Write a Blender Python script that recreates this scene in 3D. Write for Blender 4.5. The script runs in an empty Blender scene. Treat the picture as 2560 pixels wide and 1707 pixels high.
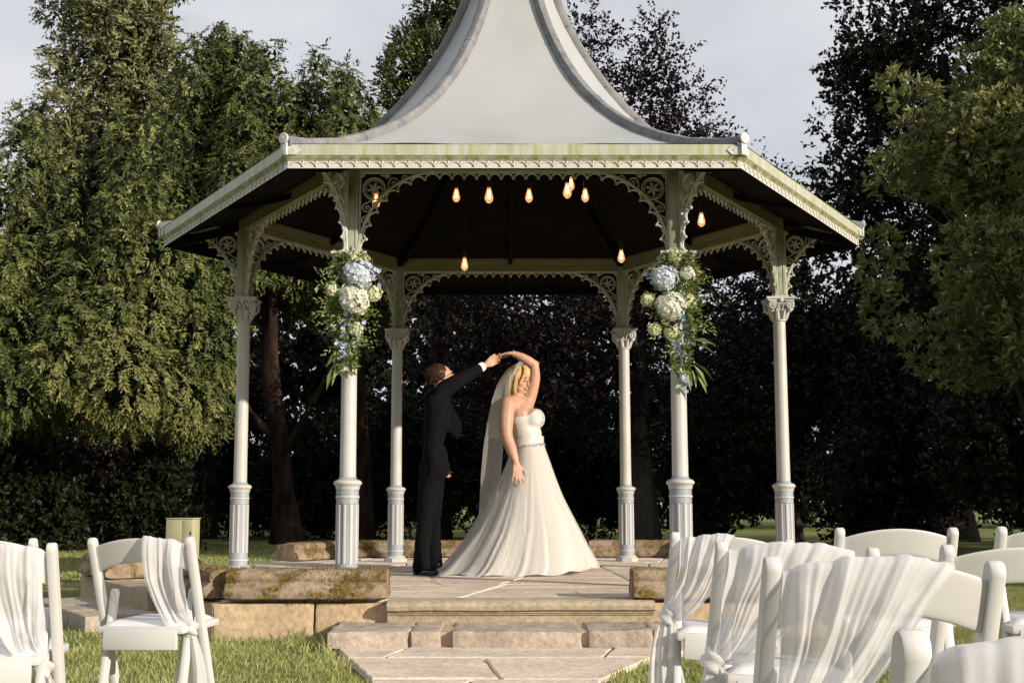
import bpy, bmesh, math, random
import numpy as np
from mathutils import Vector, Matrix, noise
R = math.radians
rnd = random.Random(7)
scene = bpy.context.scene

# ------------------------------------------------------------------ camera
CAM_H = 0.90
cam_data = bpy.data.cameras.new('camera')
cam_data.lens = 44.99; cam_data.sensor_width = 36.0; cam_data.sensor_fit = 'HORIZONTAL'
cam_data.clip_start = 0.05; cam_data.clip_end = 2000
cam = bpy.data.objects.new('camera', cam_data)
scene.collection.objects.link(cam)
_yaw, _pitch, _roll = 0.00666, 0.12587, -0.00201
cam.matrix_world = (Matrix.Translation((-0.0763, -11.462, CAM_H)) @ Matrix.Rotation(-_yaw, 4, 'Z')
                    @ Matrix.Rotation(math.pi/2 + _pitch, 4, 'X') @ Matrix.Rotation(_roll, 4, 'Z'))
scene.camera = cam

# ------------------------------------------------------------------ sky and sun
SUN_EL, SUN_AZ = R(17.5), R(127)       # azimuth clockwise from +Y
world = bpy.data.worlds.new('World'); scene.world = world
world.use_nodes = True
nt = world.node_tree; nt.nodes.clear()
wo = nt.nodes.new('ShaderNodeOutputWorld'); bg = nt.nodes.new('ShaderNodeBackground')
sky = nt.nodes.new('ShaderNodeTexSky'); sky.sky_type = 'NISHITA'; sky.sun_disc = False
sky.sun_elevation = SUN_EL; sky.sun_rotation = SUN_AZ
sky.air_density = 1.0; sky.dust_density = 2.0
geo = nt.nodes.new('ShaderNodeTexCoord')
mp = nt.nodes.new('ShaderNodeMapping'); mp.inputs['Scale'].default_value = (1.6, 1.6, 4.0)
mp.inputs['Location'].default_value = (2.75, 0.4, 0.2)
ns = nt.nodes.new('ShaderNodeTexNoise'); ns.inputs['Scale'].default_value = 1.5
ns.inputs['Detail'].default_value = 6; ns.inputs['Roughness'].default_value = 0.55
rp = nt.nodes.new('ShaderNodeValToRGB')
rp.color_ramp.elements[0].position = 0.38; rp.color_ramp.elements[0].color = (0.70, 0.70, 0.70, 1)
rp.color_ramp.elements[1].position = 0.60; rp.color_ramp.elements[1].color = (1, 1, 1, 1)
mx = nt.nodes.new('ShaderNodeMix'); mx.data_type = 'RGBA'
mx.inputs['B'].default_value = (10.9, 11.15, 11.75, 1)          # thin bright cloud
nt.links.new(geo.outputs['Generated'], mp.inputs['Vector']); nt.links.new(mp.outputs[0], ns.inputs['Vector'])
nt.links.new(ns.outputs['Fac'], rp.inputs['Fac']); nt.links.new(rp.outputs[0], mx.inputs['Factor'])
nt.links.new(sky.outputs[0], mx.inputs['A']); nt.links.new(mx.outputs['Result'], bg.inputs['Color'])
bg.inputs['Strength'].default_value = 0.0545
nt.links.new(bg.outputs[0], wo.inputs['Surface'])

sd = bpy.data.lights.new('sun', 'SUN'); sd.energy = 5.0; sd.angle = R(0.5); sd.color = (1.0, 0.885, 0.735)
sun = bpy.data.objects.new('sun', sd); scene.collection.objects.link(sun)
sun_dir = Vector((math.sin(SUN_AZ)*math.cos(SUN_EL), math.cos(SUN_AZ)*math.cos(SUN_EL), math.sin(SUN_EL)))
sun.rotation_euler = sun_dir.to_track_quat('Z', 'Y').to_euler()
sun.location = sun_dir*40

vs = scene.view_settings
vs.view_transform = 'Standard'; vs.look = 'None'; vs.exposure = 0.34; vs.gamma = 1.0; vs.use_curve_mapping = False

# ------------------------------------------------------------------ helpers
COL = scene.collection
def link(o, parent=None):
    COL.objects.link(o)
    if parent is not None: o.parent = parent
    return o
def tag(o, label=None, cat=None, group=None, kind=None):
    if label: o['label'] = label
    if cat: o['category'] = cat
    if group: o['group'] = group
    if kind: o['kind'] = kind
    return o
def empty(name, loc=(0, 0, 0), rz=0.0, parent=None):
    o = bpy.data.objects.new(name, None); o.empty_display_size = 0.1
    o.location = loc; o.rotation_euler = (0, 0, rz)
    return link(o, parent)
def clone(o, parent=None, loc=None, rz=None):
    c = o.copy(); COL.objects.link(c)
    for k in list(c.keys()):
        if k in ('label', 'category', 'group'): pass
    c.parent = parent
    if loc is not None: c.location = loc
    if rz is not None: c.rotation_euler = (0, 0, rz)
    return c
def clone_tree(o, parent=None, loc=None, rz=None):
    kids = list(o.children)
    c = clone(o, parent, loc, rz)
    for k in kids: clone_tree(k, c)
    return c

def frame_from(d):
    d = Vector(d).normalized()
    a = Vector((0, 0, 1)) if abs(d.z) < 0.95 else Vector((1, 0, 0))
    s = d.cross(a).normalized(); u = s.cross(d).normalized()
    return s, u, d

class MB:
    def __init__(self): self.v = []; self.f = []; self.m = []
    def add(self, verts, faces, m=0, M=None):
        b = len(self.v)
        if M is not None: verts = [tuple(M @ Vector(p)) for p in verts]
        self.v.extend([tuple(p) for p in verts])
        self.f.extend([tuple(i+b for i in f) for f in faces]); self.m.extend([m]*len(faces))
        return self
    def box(self, c, s, M=None, m=0):
        x, y, z = s[0]/2, s[1]/2, s[2]/2; cx, cy, cz = c
        v = [(cx+a*x, cy+b*y, cz+d*z) for a in (-1, 1) for b in (-1, 1) for d in (-1, 1)]
        f = [(0, 1, 3, 2), (4, 6, 7, 5), (0, 4, 5, 1), (2, 3, 7, 6), (0, 2, 6, 4), (1, 5, 7, 3)]
        return self.add(v, f, m, M)
    def bbox(self, c, s, b=0.006, M=None, m=0):
        """box with chamfered edges"""
        bm = bmesh.new(); bmesh.ops.create_cube(bm, size=1)
        for vv in bm.verts: vv.co = Vector((vv.co.x*s[0]+c[0], vv.co.y*s[1]+c[1], vv.co.z*s[2]+c[2]))
        bmesh.ops.bevel(bm, geom=bm.edges[:], offset=b, segments=2, affect='EDGES', profile=0.5)
        bm.verts.index_update()
        self.add([vv.co[:] for vv in bm.verts], [tuple(q.index for q in f.verts) for f in bm.faces], m, M)
        bm.free(); return self
    def lathe(self, prof, n=24, c=(0, 0, 0), m=0, M=None, cap=True):
        v = []; f = []
        for (r, z) in prof:
            for i in range(n):
                a = 2*math.pi*i/n; v.append((c[0]+r*math.cos(a), c[1]+r*math.sin(a), c[2]+z))
        for j in range(len(prof)-1):
            for i in range(n):
                k = (i+1) % n; f.append((j*n+i, j*n+k, (j+1)*n+k, (j+1)*n+i))
        if cap:
            f.append(tuple(range(n-1, -1, -1))); f.append(tuple((len(prof)-1)*n+i for i in range(n)))
        return self.add(v, f, m, M)
    def tube(self, pts, r, n=6, m=0, M=None, closed=False, flat=1.0):
        pts = [Vector(p) for p in pts]; L = len(pts); v = []; f = []
        rr = r if hasattr(r, '__len__') else [r]*L
        pu = None
        for i, p in enumerate(pts):
            if closed: d = pts[(i+1) % L]-pts[i-1]
            else: d = pts[min(i+1, L-1)]-pts[max(i-1, 0)]
            if d.length < 1e-9: d = Vector((0, 0, 1))
            d.normalize()
            if pu is None: s, u, _ = frame_from(d)
            else:
                u = pu-d*pu.dot(d)
                if u.length < 1e-6: s, u, _ = frame_from(d)
                else: u.normalize()
                s = d.cross(u)
            pu = u
            for k in range(n):
                a = 2*math.pi*k/n; v.append(tuple(p+u*(math.cos(a)*rr[i])+s*(math.sin(a)*rr[i]*flat)))
        for i in range(L if closed else L-1):
            j = (i+1) % L
            for k in range(n):
                q = (k+1) % n; f.append((i*n+k, i*n+q, j*n+q, j*n+k))
        if not closed:
            f.append(tuple(range(n-1, -1, -1))); f.append(tuple((L-1)*n+k for k in range(n)))
        return self.add(v, f, m, M)
    def ball(self, c, r, nu=10, nv=7, m=0, M=None):
        if not hasattr(r, '__len__'): r = (r, r, r)
        v = [(c[0], c[1], c[2]-r[2])]; f = []
        for j in range(1, nv):
            t = -math.pi/2+math.pi*j/nv
            for i in range(nu):
                a = 2*math.pi*i/nu
                v.append((c[0]+r[0]*math.cos(t)*math.cos(a), c[1]+r[1]*math.cos(t)*math.sin(a), c[2]+r[2]*math.sin(t)))
        v.append((c[0], c[1], c[2]+r[2])); top = len(v)-1
        for i in range(nu):
            k = (i+1) % nu
            f.append((0, 1+k, 1+i)); f.append((top, 1+(nv-2)*nu+i, 1+(nv-2)*nu+k))
            for j in range(nv-2): f.append((1+j*nu+i, 1+j*nu+k, 1+(j+1)*nu+k, 1+(j+1)*nu+i))
        return self.add(v, f, m, M)
    def grid(self, fn, nu, nv, m=0, M=None, closed_u=False):
        v = [fn(i/(nu if closed_u else nu-1), j/(nv-1)) for j in range(nv) for i in range(nu)]; f = []
        for j in range(nv-1):
            for i in range(nu if closed_u else nu-1):
                k = (i+1) % nu; f.append((j*nu+i, j*nu+k, (j+1)*nu+k, (j+1)*nu+i))
        return self.add(v, f, m, M)
    def prism(self, poly, z0, z1, m=0, M=None):
        n = len(poly); v = [(p[0], p[1], z0) for p in poly]+[(p[0], p[1], z1) for p in poly]
        f = [tuple(range(n-1, -1, -1)), tuple(range(n, 2*n))]+[(i, (i+1) % n, n+(i+1) % n, n+i) for i in range(n)]
        return self.add(v, f, m, M)
    def mesh(self, name, mats, smooth=True, angle=38):
        me = bpy.data.meshes.new(name); me.from_pydata(self.v, [], self.f)
        for mm in (mats if isinstance(mats, (list, tuple)) else [mats]): me.materials.append(mm)
        me.polygons.foreach_set('material_index', np.array(self.m, dtype=np.int32))
        bm = bmesh.new(); bm.from_mesh(me); bmesh.ops.recalc_face_normals(bm, faces=bm.faces[:]); bm.to_mesh(me); bm.free()
        if smooth:
            me.shade_smooth(); me.set_sharp_from_angle(angle=R(angle))
        me.update(); return me
    def build(self, name, mats, parent=None, loc=(0, 0, 0), rz=0.0, smooth=True, angle=38):
        o = bpy.data.objects.new(name, self.mesh(name, mats, smooth, angle))
        o.location = loc; o.rotation_euler = (0, 0, rz)
        return link(o, parent)

# ------------------------------------------------------------------ materials
def N(t, kind, **kw):
    n = t.nodes.new(kind)
    for k, v in kw.items(): setattr(n, k, v)
    return n
def ramp(t, stops):
    n = t.nodes.new('ShaderNodeValToRGB'); e = n.color_ramp.elements
    while len(e) < len(stops): e.new(0.5)
    for q, (p, c) in zip(e, stops):
        q.position = p; q.color = (c, c, c, 1) if not hasattr(c, '__len__') else (*c, 1)
    return n
def base_mat(name, rough=0.5, spec=0.5, coords='Object', rand=True):
    m = bpy.data.materials.new(name); m.use_nodes = True; t = m.node_tree
    b = t.nodes['Principled BSDF']; b.inputs['Roughness'].default_value = rough
    b.inputs['Specular IOR Level'].default_value = spec
    tc = N(t, 'ShaderNodeTexCoord'); src = tc.outputs[coords]
    if rand:
        oi = N(t, 'ShaderNodeObjectInfo'); vm = N(t, 'ShaderNodeVectorMath', operation='MULTIPLY_ADD')
        cb = N(t, 'ShaderNodeCombineXYZ')
        for k in range(3): t.links.new(oi.outputs['Random'], cb.inputs[k])
        t.links.new(cb.outputs[0], vm.inputs[0]); vm.inputs[1].default_value = (37, 23, 17)
        t.links.new(src, vm.inputs[2]); src = vm.outputs[0]
    return m, t, b, src
def noise_node(t, src, scale, detail=5, rough=0.55, stretch=None, dist=0.0):
    n = N(t, 'ShaderNodeTexNoise'); n.inputs['Scale'].default_value = scale; n.inputs['Detail'].default_value = detail
    n.inputs['Roughness'].default_value = rough; n.inputs['Distortion'].default_value = dist
    if stretch:
        mpn = N(t, 'ShaderNodeMapping'); mpn.inputs['Scale'].default_value = stretch
        t.links.new(src, mpn.inputs['Vector']); t.links.new(mpn.outputs[0], n.inputs['Vector'])
    else: t.links.new(src, n.inputs['Vector'])
    return n
def mixc(t, fac, a, b):
    n = N(t, 'ShaderNodeMix', data_type='RGBA')
    for key, val in (('Factor', fac), ('A', a), ('B', b)):
        if hasattr(val, 'is_linked') or hasattr(val, 'links'): t.links.new(val, n.inputs[key])
        elif key == 'Factor': n.inputs[key].default_value = val
        else: n.inputs[key].default_value = (*val, 1)
    return n.outputs['Result']
def bump(t, b, height, strength=0.3, dist=0.01):
    bn = N(t, 'ShaderNodeBump'); bn.inputs['Strength'].default_value = strength; bn.inputs['Distance'].default_value = dist
    t.links.new(height, bn.inputs['Height']); t.links.new(bn.outputs[0], b.inputs['Normal'])
def simple(name, c1, c2=None, scale=6, rough=0.5, spec=0.5, bstr=0.0, bscale=None, stops=(0.35, 0.65), detail=6, stretch=None, metallic=0, rand=True):
    m, t, b, src = base_mat(name, rough, spec, rand=rand)
    b.inputs['Metallic'].default_value = metallic
    if c2 is None: c2 = tuple(x*0.8 for x in c1)
    n = noise_node(t, src, scale, detail, stretch=stretch)
    r = ramp(t, [(stops[0], c1), (stops[1], c2)])
    t.links.new(n.outputs['Fac'], r.inputs['Fac']); t.links.new(r.outputs[0], b.inputs['Base Color'])
    if bstr:
        bn = noise_node(t, src, bscale or scale*4, 8, 0.6); bump(t, b, bn.outputs['Fac'], bstr)
    return m
def weathered(name, base, dirt, dscale, stretch, lo, hi, rough=0.45, base2=None, bstr=0.05, spec=0.4):
    m, t, b, src = base_mat(name, rough, spec)
    n0 = noise_node(t, src, 3.0, 5); r0 = ramp(t, [(0.3, base), (0.7, base2 or tuple(x*0.88 for x in base))])
    t.links.new(n0.outputs['Fac'], r0.inputs['Fac'])
    n1 = noise_node(t, src, dscale, 7, 0.62, stretch); r1 = ramp(t, [(lo, 0.0), (hi, 1.0)])
    t.links.new(n1.outputs['Fac'], r1.inputs['Fac'])
    t.links.new(mixc(t, r1.outputs[0], r0.outputs[0], dirt), b.inputs['Base Color'])
    n2 = noise_node(t, src, 60, 6); bump(t, b, n2.outputs['Fac'], bstr, 0.004)
    return m

M_PAINT = weathered('painted_iron', (0.50, 0.50, 0.45), (0.22, 0.25, 0.13), 5, (1, 1, 0.5), 0.48, 0.74)
M_PAINT2 = weathered('painted_iron_clean', (0.47, 0.465, 0.445), (0.33, 0.31, 0.26), 5, (1, 1, 0.3), 0.55, 0.85)
M_ALGAE = weathered('painted_iron_algae', (0.38, 0.40, 0.32), (0.10, 0.14, 0.045), 5, (1, 1, 0.6), 0.40, 0.70)
M_OLIVE = weathered('beam_olive_algae_and_shade', (0.28, 0.255, 0.15), (0.17, 0.15, 0.07), 4, (1, 1, 2.0), 0.45, 0.80)  # beam tone: algae, plus shade and floor bounce put into the colour
M_GREY = weathered('grey_paint', (0.30, 0.33, 0.37), (0.22, 0.23, 0.24), 8, (1, 1, 0.3), 0.5, 0.8, rough=0.4)
M_GUTTER = weathered('gutter_paint', (0.47, 0.475, 0.45), (0.30, 0.32, 0.12), 6.5, (3.2, 3.2, 0.30), 0.36, 0.72)
M_MOULD = weathered('mossy_moulding', (0.42, 0.41, 0.31), (0.17, 0.20, 0.03), 9, (1.5, 1.5, 0.4), 0.42, 0.62)
M_TRIM = weathered('arcade_paint', (0.56, 0.54, 0.49), (0.42, 0.40, 0.16), 6, (1.2, 1.2, 0.7), 0.55, 0.74)
M_ROOF = weathered('roof_paint', (0.36, 0.375, 0.39), (0.31, 0.33, 0.31), 1.4, (1, 1, 0.6), 0.45, 0.75, rough=0.42, base2=(0.36, 0.36, 0.36), bstr=0.03)
M_LEAD = simple('lead_sheet', (0.12, 0.125, 0.14), (0.20, 0.20, 0.195), 7, 0.6, 0.5, 0.2, 25)
M_LEADW = simple('painted_lead_end', (0.55, 0.55, 0.53), (0.40, 0.40, 0.38), 14, 0.5)
M_DARKWOOD_SHADE = simple('dark_boards_and_gutter_shade', (0.006, 0.005, 0.005), (0.012, 0.009, 0.008), 3, 0.8, 0.05, stretch=(1, 1, 6))  # ceiling boards; on gutter backs the dark colour stands in for shade
M_CORD = simple('black_rubber_cord', (0.01, 0.01, 0.01), None, 5, 0.6)
M_RESIN = simple('white_resin', (0.575, 0.57, 0.56), (0.535, 0.53, 0.52), 4, 0.38, 0.45, 0.02, 80)
M_VINYL = simple('white_vinyl', (0.64, 0.64, 0.655), (0.60, 0.60, 0.62), 5, 0.45, 0.4)
M_BOX = simple('painted_cabinet_metal', (0.42, 0.38, 0.26), (0.34, 0.32, 0.19), 3, 0.5, 0.4, 0.05, 40)
# ------------------------------------------------------------------ stone and ground materials
def stone_mat(name, c1, c2, c3, moss=None, mosslo=0.5, mosshi=0.6, bstr=0.5):
    m, t, b, src = base_mat(name, 0.85, 0.25)
    oi = N(t, 'ShaderNodeObjectInfo')
    r0 = ramp(t, [(0.0, c1), (0.5, c2), (1.0, c3)]); t.links.new(oi.outputs['Random'], r0.inputs['Fac'])
    n1 = noise_node(t, src, 2.2, 8, 0.65); r1 = ramp(t, [(0.30, tuple(x*0.62 for x in c2)), (0.52, c2), (0.72, tuple(min(1, x*1.25) for x in c1))])
    t.links.new(n1.outputs['Fac'], r1.inputs['Fac'])
    col = mixc(t, 0.55, r0.outputs[0], r1.outputs[0])
    n3 = noise_node(t, src, 26, 6, 0.7); r3 = ramp(t, [(0.30, 0.62), (0.62, 1.08)]); t.links.new(n3.outputs['Fac'], r3.inputs['Fac'])
    mul = N(t, 'ShaderNodeMix', data_type='RGBA', blend_type='MULTIPLY'); mul.inputs['Factor'].default_value = 1
    t.links.new(col, mul.inputs['A']); t.links.new(r3.outputs[0], mul.inputs['B']); col = mul.outputs['Result']
    if moss:
        n2 = noise_node(t, src, 5.5, 9, 0.68); r2 = ramp(t, [(mosslo, 0.0), (mosshi, 1.0)]); t.links.new(n2.outputs['Fac'], r2.inputs['Fac'])
        n4 = noise_node(t, src, 45, 5, 0.7)
        r4 = ramp(t, [(0.35, tuple(x*0.4 for x in moss[0])), (0.5, moss[0]), (0.66, moss[1])]); t.links.new(n4.outputs['Fac'], r4.inputs['Fac'])
        col = mixc(t, r2.outputs[0], col, r4.outputs[0])
    t.links.new(col, b.inputs['Base Color'])
    nb = noise_node(t, src, 30, 10, 0.7); bump(t, b, nb.outputs['Fac'], bstr, 0.012)
    return m
M_SLAB = stone_mat('sandstone_flag', (0.78, 0.65, 0.53), (0.68, 0.57, 0.465), (0.56, 0.48, 0.40))
M_STEP = stone_mat('sandstone_step', (0.50, 0.42, 0.345), (0.43, 0.36, 0.295), (0.36, 0.305, 0.25), bstr=0.8)
M_NOSE = stone_mat('sandstone_nosing', (0.46, 0.38, 0.27), (0.41, 0.34, 0.24), (0.37, 0.31, 0.22), ((0.12, 0.10, 0.03), (0.22, 0.19, 0.07)), 0.55, 0.75)
M_WALL = stone_mat('buff_wall_stone', (0.56, 0.42, 0.27), (0.52, 0.39, 0.26), (0.47, 0.36, 0.25), bstr=0.5)
M_COPE = stone_mat('mossy_coping_stone', (0.36, 0.28, 0.20), (0.31, 0.235, 0.17), (0.26, 0.20, 0.15), ((0.14, 0.095, 0.028), (0.25, 0.18, 0.06)), 0.45, 0.56, bstr=1.0)
M_MORTAR = simple('mortar', (0.50, 0.40, 0.30), (0.36, 0.28, 0.21), 12, 0.9, 0.2, 0.6, 30)
def lawn_mat():
    m, t, b, src = base_mat('mown_lawn', 0.9, 0.15, rand=False)
    n1 = noise_node(t, src, 0.7, 6, 0.6); r1 = ramp(t, [(0.3, (0.11, 0.145, 0.04)), (0.5, (0.21, 0.235, 0.075)), (0.72, (0.31, 0.30, 0.125))])
    t.links.new(n1.outputs['Fac'], r1.inputs['Fac'])
    n2 = noise_node(t, src, 38, 5, 0.7); r2 = ramp(t, [(0.3, 0.45), (0.7, 1.3)]); t.links.new(n2.outputs['Fac'], r2.inputs['Fac'])
    mul = N(t, 'ShaderNodeMix', data_type='RGBA', blend_type='MULTIPLY'); mul.inputs['Factor'].default_value = 1
    t.links.new(r1.outputs[0], mul.inputs['A']); t.links.new(r2.outputs[0], mul.inputs['B']); t.links.new(mul.outputs['Result'], b.inputs['Base Color'])
    nb = noise_node(t, src, 90, 6, 0.7); bump(t, b, nb.outputs['Fac'], 0.8, 0.02)
    return m
M_LAWN = lawn_mat()
def leaf_mat(name, dark, mid, light, trans=0.25, rough=0.5, spec=0.3, clump=0.6):
    """leaf colour follows a per-leaf tint (species colour range, darkest inside the crown in place of shade) with a slow drift through the crown"""
    m, t, b, src = base_mat(name, rough, spec, rand=False)
    at = N(t, 'ShaderNodeAttribute', attribute_name='tint')
    r = ramp(t, [(0.0, dark), (0.5, mid), (1.0, light)]); t.links.new(at.outputs['Fac'], r.inputs['Fac'])
    t.links.new(r.outputs[0], b.inputs['Base Color'])
    tr = N(t, 'ShaderNodeBsdfTranslucent'); t.links.new(r.outputs[0], tr.inputs['Color'])
    ms = N(t, 'ShaderNodeMixShader'); ms.inputs[0].default_value = trans
    t.links.new(b.outputs[0], ms.inputs[1]); t.links.new(tr.outputs[0], ms.inputs[2])
    t.links.new(ms.outputs[0], t.nodes['Material Output'].inputs['Surface'])
    return m
M_GRASS = leaf_mat('grass_blade', (0.15, 0.195, 0.055), (0.36, 0.385, 0.135), (0.58, 0.55, 0.27), 0.38, 0.5)

# ------------------------------------------------------------------ ground
def hexdist(x, y):
    return max(abs(y), abs(x)*0.8660254+abs(y)*0.5)
def ground_z(x, y):
    z = 0.055
    if y < -3.6: z = 0.055*max(0.0, 1-(-3.6-y)/2.4)
    z += 0.022*noise.noise(Vector((x*0.6, y*0.6, 3.1)))*min(1, max(0, (hexdist(x, y)-3.3)*1.5))
    return z
def build_ground():
    xs = np.concatenate([[-600, -200, -80, -40], np.arange(-24, 24.1, 0.5), [40, 80, 200, 600]])
    ys = np.concatenate([[-300, -80, -30], np.arange(-13, 26.1, 0.5), [34, 50, 90, 200, 700]])
    v = [(x, y, ground_z(x, y)) for y in ys for x in xs]; nx = len(xs)
    f = [(j*nx+i, j*nx+i+1, (j+1)*nx+i+1, (j+1)*nx+i) for j in range(len(ys)-1) for i in range(nx-1)]
    mb = MB(); mb.add(v, f); o = mb.build('lawn', M_LAWN); tag(o, 'mown green lawn around the bandstand', None, kind='structure')
build_ground()

# ------------------------------------------------------------------ convex slab cutting
def cut(poly, p, n):
    a, b = [], []
    L = len(poly)
    for i in range(L):
        P, Q = poly[i], poly[(i+1) % L]
        dp = (P[0]-p[0])*n[0]+(P[1]-p[1])*n[1]; dq = (Q[0]-p[0])*n[0]+(Q[1]-p[1])*n[1]
        (a if dp >= 0 else b).append(P)
        if dp*dq < 0:
            s = dp/(dp-dq); X = (P[0]+s*(Q[0]-P[0]), P[1]+s*(Q[1]-P[1])); a.append(X); b.append(X)
    return a, b
def area(p): return 0.5*abs(sum(p[i][0]*p[(i+1) % len(p)][1]-p[(i+1) % len(p)][0]*p[i][1] for i in range(len(p))))
def shatter(poly, amax, g, out, jit=0.25):
    if len(poly) < 3: return
    if area(poly) < amax*g.uniform(0.6, 1.3): out.append(poly); return
    xs = [p[0] for p in poly]; ys = [p[1] for p in poly]; w, h = max(xs)-min(xs), max(ys)-min(ys)
    ang = g.uniform(-jit, jit)+(0 if w > h*1.15 else math.pi/2); f = g.uniform(0.36, 0.64)
    p = (min(xs)+w*(f if w > h*1.15 else 0.5), min(ys)+h*(0.5 if w > h*1.15 else f))
    for q in cut(poly, p, (math.cos(ang), math.sin(ang))): shatter(q, amax, g, out, jit)
def inset(poly, d):
    ar = sum(poly[i][0]*poly[(i+1) % len(poly)][1]-poly[(i+1) % len(poly)][0]*poly[i][1] for i in range(len(poly)))
    if ar < 0: poly = poly[::-1]
    q = poly; L = len(poly)
    for i in range(L):
        P, Q = poly[i], poly[(i+1) % L]; e = (Q[0]-P[0], Q[1]-P[1]); l = math.hypot(*e)
        if l < 1e-6: continue
        n = (-e[1]/l, e[0]/l); q, _ = cut(q, (P[0]+n[0]*d, P[1]+n[1]*d), n)
        if len(q) < 3: return None
    return q
def slab(poly, ztop, thick, mat, parent, name='paving_slab', joint=0.012, g=rnd, tilt=0.004):
    p0 = inset(poly, joint)
    if not p0: return None
    cx = sum(p[0] for p in p0)/len(p0); cy = sum(p[1] for p in p0)/len(p0)
    # wobble the outline
    q = []
    for i in range(len(p0)):
        A, B = p0[i], p0[(i+1) % len(p0)]; q.append(A); l = math.hypot(B[0]-A[0], B[1]-A[1])
        k = int(l/0.12)
        for s in range(1, k):
            f = s/k; w = g.uniform(-0.006, 0.006)
            q.append((A[0]+(B[0]-A[0])*f-(B[1]-A[1])/l*w, A[1]+(B[1]-A[1])*f+(B[0]-A[0])/l*w))
    n = len(q); tx, ty = g.uniform(-tilt, tilt), g.uniform(-tilt, tilt); dz = g.uniform(-0.003, 0.003)
    zz = lambda x, y: ztop(x+0, y+0)+dz+tx*(x-cx)+ty*(y-cy)
    v = [(x-cx, y-cy, zz(x, y)-thick) for x, y in q]+[(x-cx, y-cy, zz(x, y)-0.008) for x, y in q]
    v += [((x-cx)*0.985, (y-cy)*0.985, zz(x, y)) for x, y in q]
    f = [(i, (i+1) % n, n+(i+1) % n, n+i) for i in range(n)]+[(n+i, n+(i+1) % n, 2*n+(i+1) % n, 2*n+i) for i in range(n)]+[tuple(range(2*n, 3*n))]
    mb = MB(); mb.add(v, f); return mb.build(name, mat, parent, (cx, cy, 0), smooth=False)

# ------------------------------------------------------------------ stone platform
FLOOR = 0.30
def hexpt(r, deg, z=0): return Vector((r*math.cos(R(deg)), r*math.sin(R(deg)), z))
platform = tag(empty('stone_platform', (0, 0, 0)), 'hexagonal sandstone platform with mossy kerb and paved floor under the bandstand', 'platform')
mb = MB(); mb.prism([hexpt(3.74, 60*k)[:2] for k in range(6)], -0.05, FLOOR-0.014)
mb.build('mortar_bed', M_MORTAR, platform, smooth=False)
g = random.Random(11); out = []
shatter([hexpt(3.72, 60*k)[:2] for k in range(6)], 0.75, g, out, 0.22)
for p in out: slab(p, lambda x, y: FLOOR, 0.05, M_SLAB, platform, 'paving_slab', 0.009, g, 0.002)
# wall blocks on each of the six sides
def rough_block(c, s, amp, seed, sub=0.05, bev=0.006):
    """stone block: bevelled, subdivided, weathered"""
    bm = bmesh.new(); bmesh.ops.create_cube(bm, size=1)
    for q in bm.verts: q.co = Vector((q.co.x*s[0], q.co.y*s[1], q.co.z*s[2]))
    bmesh.ops.bevel(bm, geom=bm.edges[:], offset=bev, segments=2, affect='EDGES', profile=0.5)
    for ax in range(3):
        k = int(s[ax]/sub)
        for i in range(1, k):
            co = Vector((0, 0, 0)); co[ax] = -s[ax]/2+s[ax]*i/k; no = Vector((0, 0, 0)); no[ax] = 1
            bmesh.ops.bisect_plane(bm, geom=bm.verts[:]+bm.edges[:]+bm.faces[:], plane_co=co, plane_no=no)
    bm.normal_update()
    for q in bm.verts:
        p = q.co*6+Vector((seed*7.3, seed*3.1, 0)); h = 0.8*noise.noise(p)+0.6*noise.noise(p*2.7)+0.6*noise.noise(p*6)-0.9*max(0, noise.noise(p*3.3+Vector((3, 1, 2)))-0.25)
        q.co += q.normal*h*amp
    for q in bm.verts: q.co += Vector(c)
    bm.verts.index_update(); mb = MB(); mb.add([q.co[:] for q in bm.verts], [tuple(w.index for w in f.verts) for f in bm.faces]); bm.free()
    return mb
for side in range(6):
    mid = -90+60*side; A = hexpt(3.80, mid-30); B = hexpt(3.80, mid+30); L = (B-A).length; rz = R(mid+90)
    x = -L/2; k = 0; g = random.Random(40+side)
    while x < L/2-0.05:
        w = min(g.uniform(0.5, 0.8), L/2-x)
        if L/2-x-w < 0.25: w = L/2-x
        gap = abs(x+w/2) < 0.80
        if not gap or side not in (0, 5, 1):
            o = rough_block((0, 0, 0), (w-0.012, 0.22, 0.40), 0.006, side*10+k).build('wall_block', M_WALL, platform, smooth=True, angle=50)
            c = Vector((x+w/2, -3.29+0.11, 0)); c.rotate(Matrix.Rotation(rz, 3, 'Z')); o.location = (c.x, c.y, 0.085); o.rotation_euler = (0, 0, rz)
        x += w; k += 1
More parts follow.
